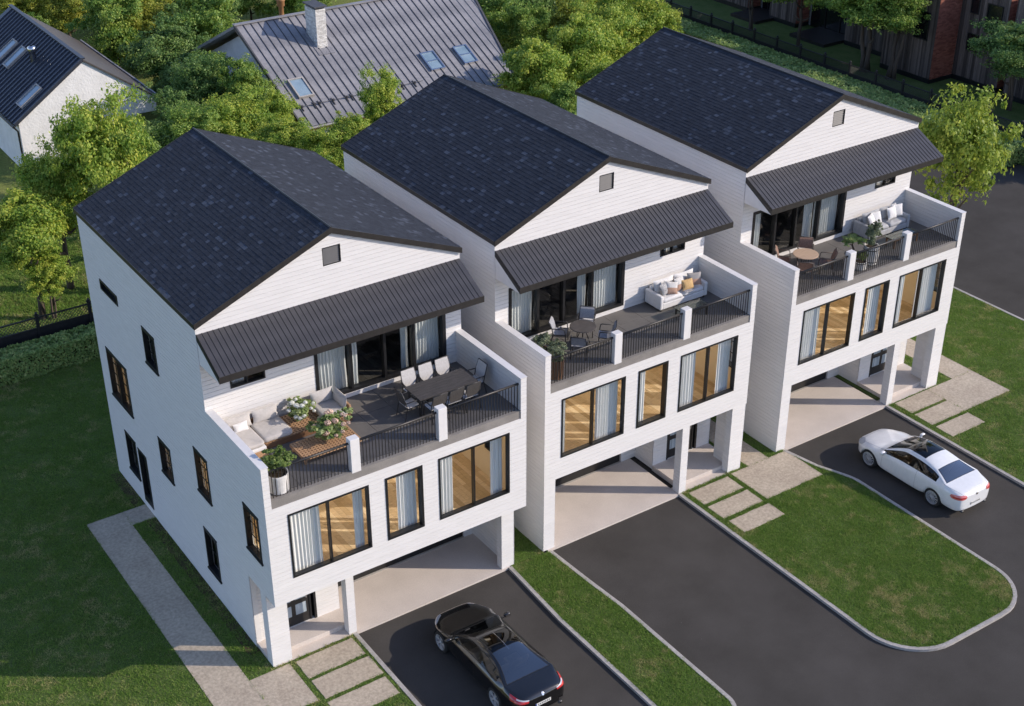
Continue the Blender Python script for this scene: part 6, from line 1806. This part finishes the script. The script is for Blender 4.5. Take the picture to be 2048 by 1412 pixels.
def black_details(root, decal, U_):
    for sx in (-1, 1):
        decal('tail_lamp', 'lamp_red', (sx * .60 + sx * .62, -3.2, .86), (-sx * .62, 1.05, 0), (1, 0, 0), (0, 0, 1), lambda u, v: (.30 * u, (.05 + .018 * (u * sx)) * v + .03 * u * sx), .014, root, 18, 5)
        decal('lamp_strip', 'lamp_clear', (sx * .50 + sx * .62, -3.2, .885), (-sx * .62, 1.05, 0), (1, 0, 0), (0, 0, 1), lambda u, v: (.20 * u, .012 * v + .02 * u * sx), .022, root, 12, 2)
        decal('headlight', 'lamp_clear', (sx * 1.05, 3.0, .68), (-sx * .45, -1, 0), (1, 0, 0), (0, 0, 1), pill(.24, .055, 4), .008, root, 12, 5)
        decal('bumper_trim', 'chrome', (sx * .64, -3.5, .40), (0, 1, 0), (1, 0, 0), (0, 0, 1), lambda u, v: (.10 * u, .05 * v * (1 - .4 * u * sx)), .014, root, 8, 3)
        e = MB(); e.lathe([(.045, 0), (.07, 0), (.072, .10), (.045, .11)], 14); e.v = [((x + sx * .60) * U_, (-2.36 - z) * U_, (.27 + y * .55) * U_) for x, y, z in e.v]; e.build('exhaust_pipe', M['rim_dark'], root, smooth=True)
    decal('number_plate', 'plate', (0, -3.5, .60), (0, 1, 0), (1, 0, 0), (0, 0, 1), lambda u, v: (.26 * u, .056 * v), .014, root, 10, 2)
    decal('plate_band', 'plate_blue', (-.24, -3.5, .60), (0, 1, 0), (1, 0, 0), (0, 0, 1), lambda u, v: (.02 * u, .056 * v), .018, root, 2, 2)
    for k in range(7):
        decal('plate_mark', 'vent', (-.16 + k * .06, -3.5, .60), (0, 1, 0), (1, 0, 0), (0, 0, 1), lambda u, v: (.014 * u, .030 * v), .018, root, 2, 2)
    decal('badge', 'chrome', (0, -3.5, .885), (0, 1, 0), (1, 0, 0), (0, 0, 1), lambda u, v: (.042 * u, .042 * v * math.sqrt(max(0, 1 - u * u))), .014, root, 8, 4)
    decal('bumper_trim', 'chrome', (0, -3.5, .345), (0, 1, 0), (1, 0, 0), (0, 0, 1), lambda u, v: (.52 * u, .014 * v), .012, root, 24, 2)
    decal('roof_seam', 'chrome', (0, -.35, 3), (0, 0, -1), (1, 0, 0), (0, 1, 0), lambda u, v: (.006 * u, .42 * v), .004, root, 2, 12)

WHITE = dict(scale=1.17, nose=2.36, tail=-2.46, fa=1.51, ra=-1.37, arch=.375, axle=.335, wheel=.345, half=.93, cowl=.98, a1=.60, roof0=.22, roofm=-.62, roof1=-1.14, r1=-1.74, glass_end=-.62,
             w0=.98, w1=-1.30, d0=.98, d1=-.35, mirz=.96, paint='car_white', glass='car_glass', roofglass='car_glass_dark', rearglass='rear_glass', seat='seat_beige', rimmat='rim', gap='seam_grey', handle='car_white', details=white_details,
             plan=[(2.36, .40), (2.31, .58), (2.16, .76), (1.9, .87), (1.5, .92), (1.0, .905), (0, .905), (-.9, .915), (-1.4, .93), (-1.9, .905), (-2.24, .85), (-2.39, .76), (-2.46, .62)],
             top=[(2.36, .60), (2.31, .70), (2.16, .79), (1.9, .85), (1.5, .905), (1.13, .95), (.98, .985), (.60, 1.205), (.22, 1.375), (-.10, 1.43), (-.62, 1.40), (-1.14, 1.27), (-1.45, 1.16), (-1.74, 1.055), (-1.9, 1.025), (-2.24, .985), (-2.39, .93), (-2.46, .80)],
             belt=[(2.36, .52), (2.31, .59), (2.16, .66), (1.9, .72), (1.5, .80), (.98, .89), (0, .91), (-.9, .93), (-1.4, .965), (-1.9, .95), (-2.24, .91), (-2.39, .86), (-2.46, .76)],
             green=[(2.36, 0), (1.0, 0), (.98, .03), (.60, .62), (.22, .95), (-.62, 1), (-1.14, .88), (-1.45, .60), (-1.74, .12), (-1.82, 0), (-2.46, 0)],
             low=[(2.36, .26), (2.16, .18), (-2.2, .18), (-2.46, .30)])
BLACK = dict(WHITE); BLACK.update(scale=1.165, paint='car_black', glass='car_glass', rimmat='rim', gap='seam', handle='car_black', details=black_details, mirz=.93, half=.94, roofglass='car_glass_dark', rearglass='rear_glass', glass_end=-.50, roof1=-.62, r1=-1.74, w1=-1.34, seat='seat_beige', roofm=-.30,
             plan=[(2.36, .30), (2.31, .50), (2.16, .70), (1.9, .85), (1.5, .93), (1.0, .90), (0, .90), (-.9, .92), (-1.4, .94), (-1.9, .915), (-2.24, .86), (-2.39, .78), (-2.46, .66)],
             top=[(2.36, .56), (2.31, .67), (2.16, .76), (1.9, .83), (1.5, .885), (1.13, .93), (.98, .965), (.60, 1.17), (.22, 1.30), (-.30, 1.345), (-.62, 1.32), (-1.2, 1.20), (-1.74, 1.035), (-1.9, 1.01), (-2.24, .985), (-2.39, .95), (-2.46, .84)],
             green=[(2.36, 0), (1.0, 0), (.98, .03), (.60, .62), (.22, .95), (-.30, 1), (-.62, 1), (-1.2, .82), (-1.74, .12), (-1.8, 0), (-2.46, 0)])
car('parked_car', WHITE, (26.86, -4.62, ZA), 'white two door coupe with glass roof parked on the right driveway', (14, .015, 0))
car('parked_car', BLACK, (6.22, -4.22, ZA), 'black coupe with red tail lamps parked on the nearest driveway', (5, .034, .16))
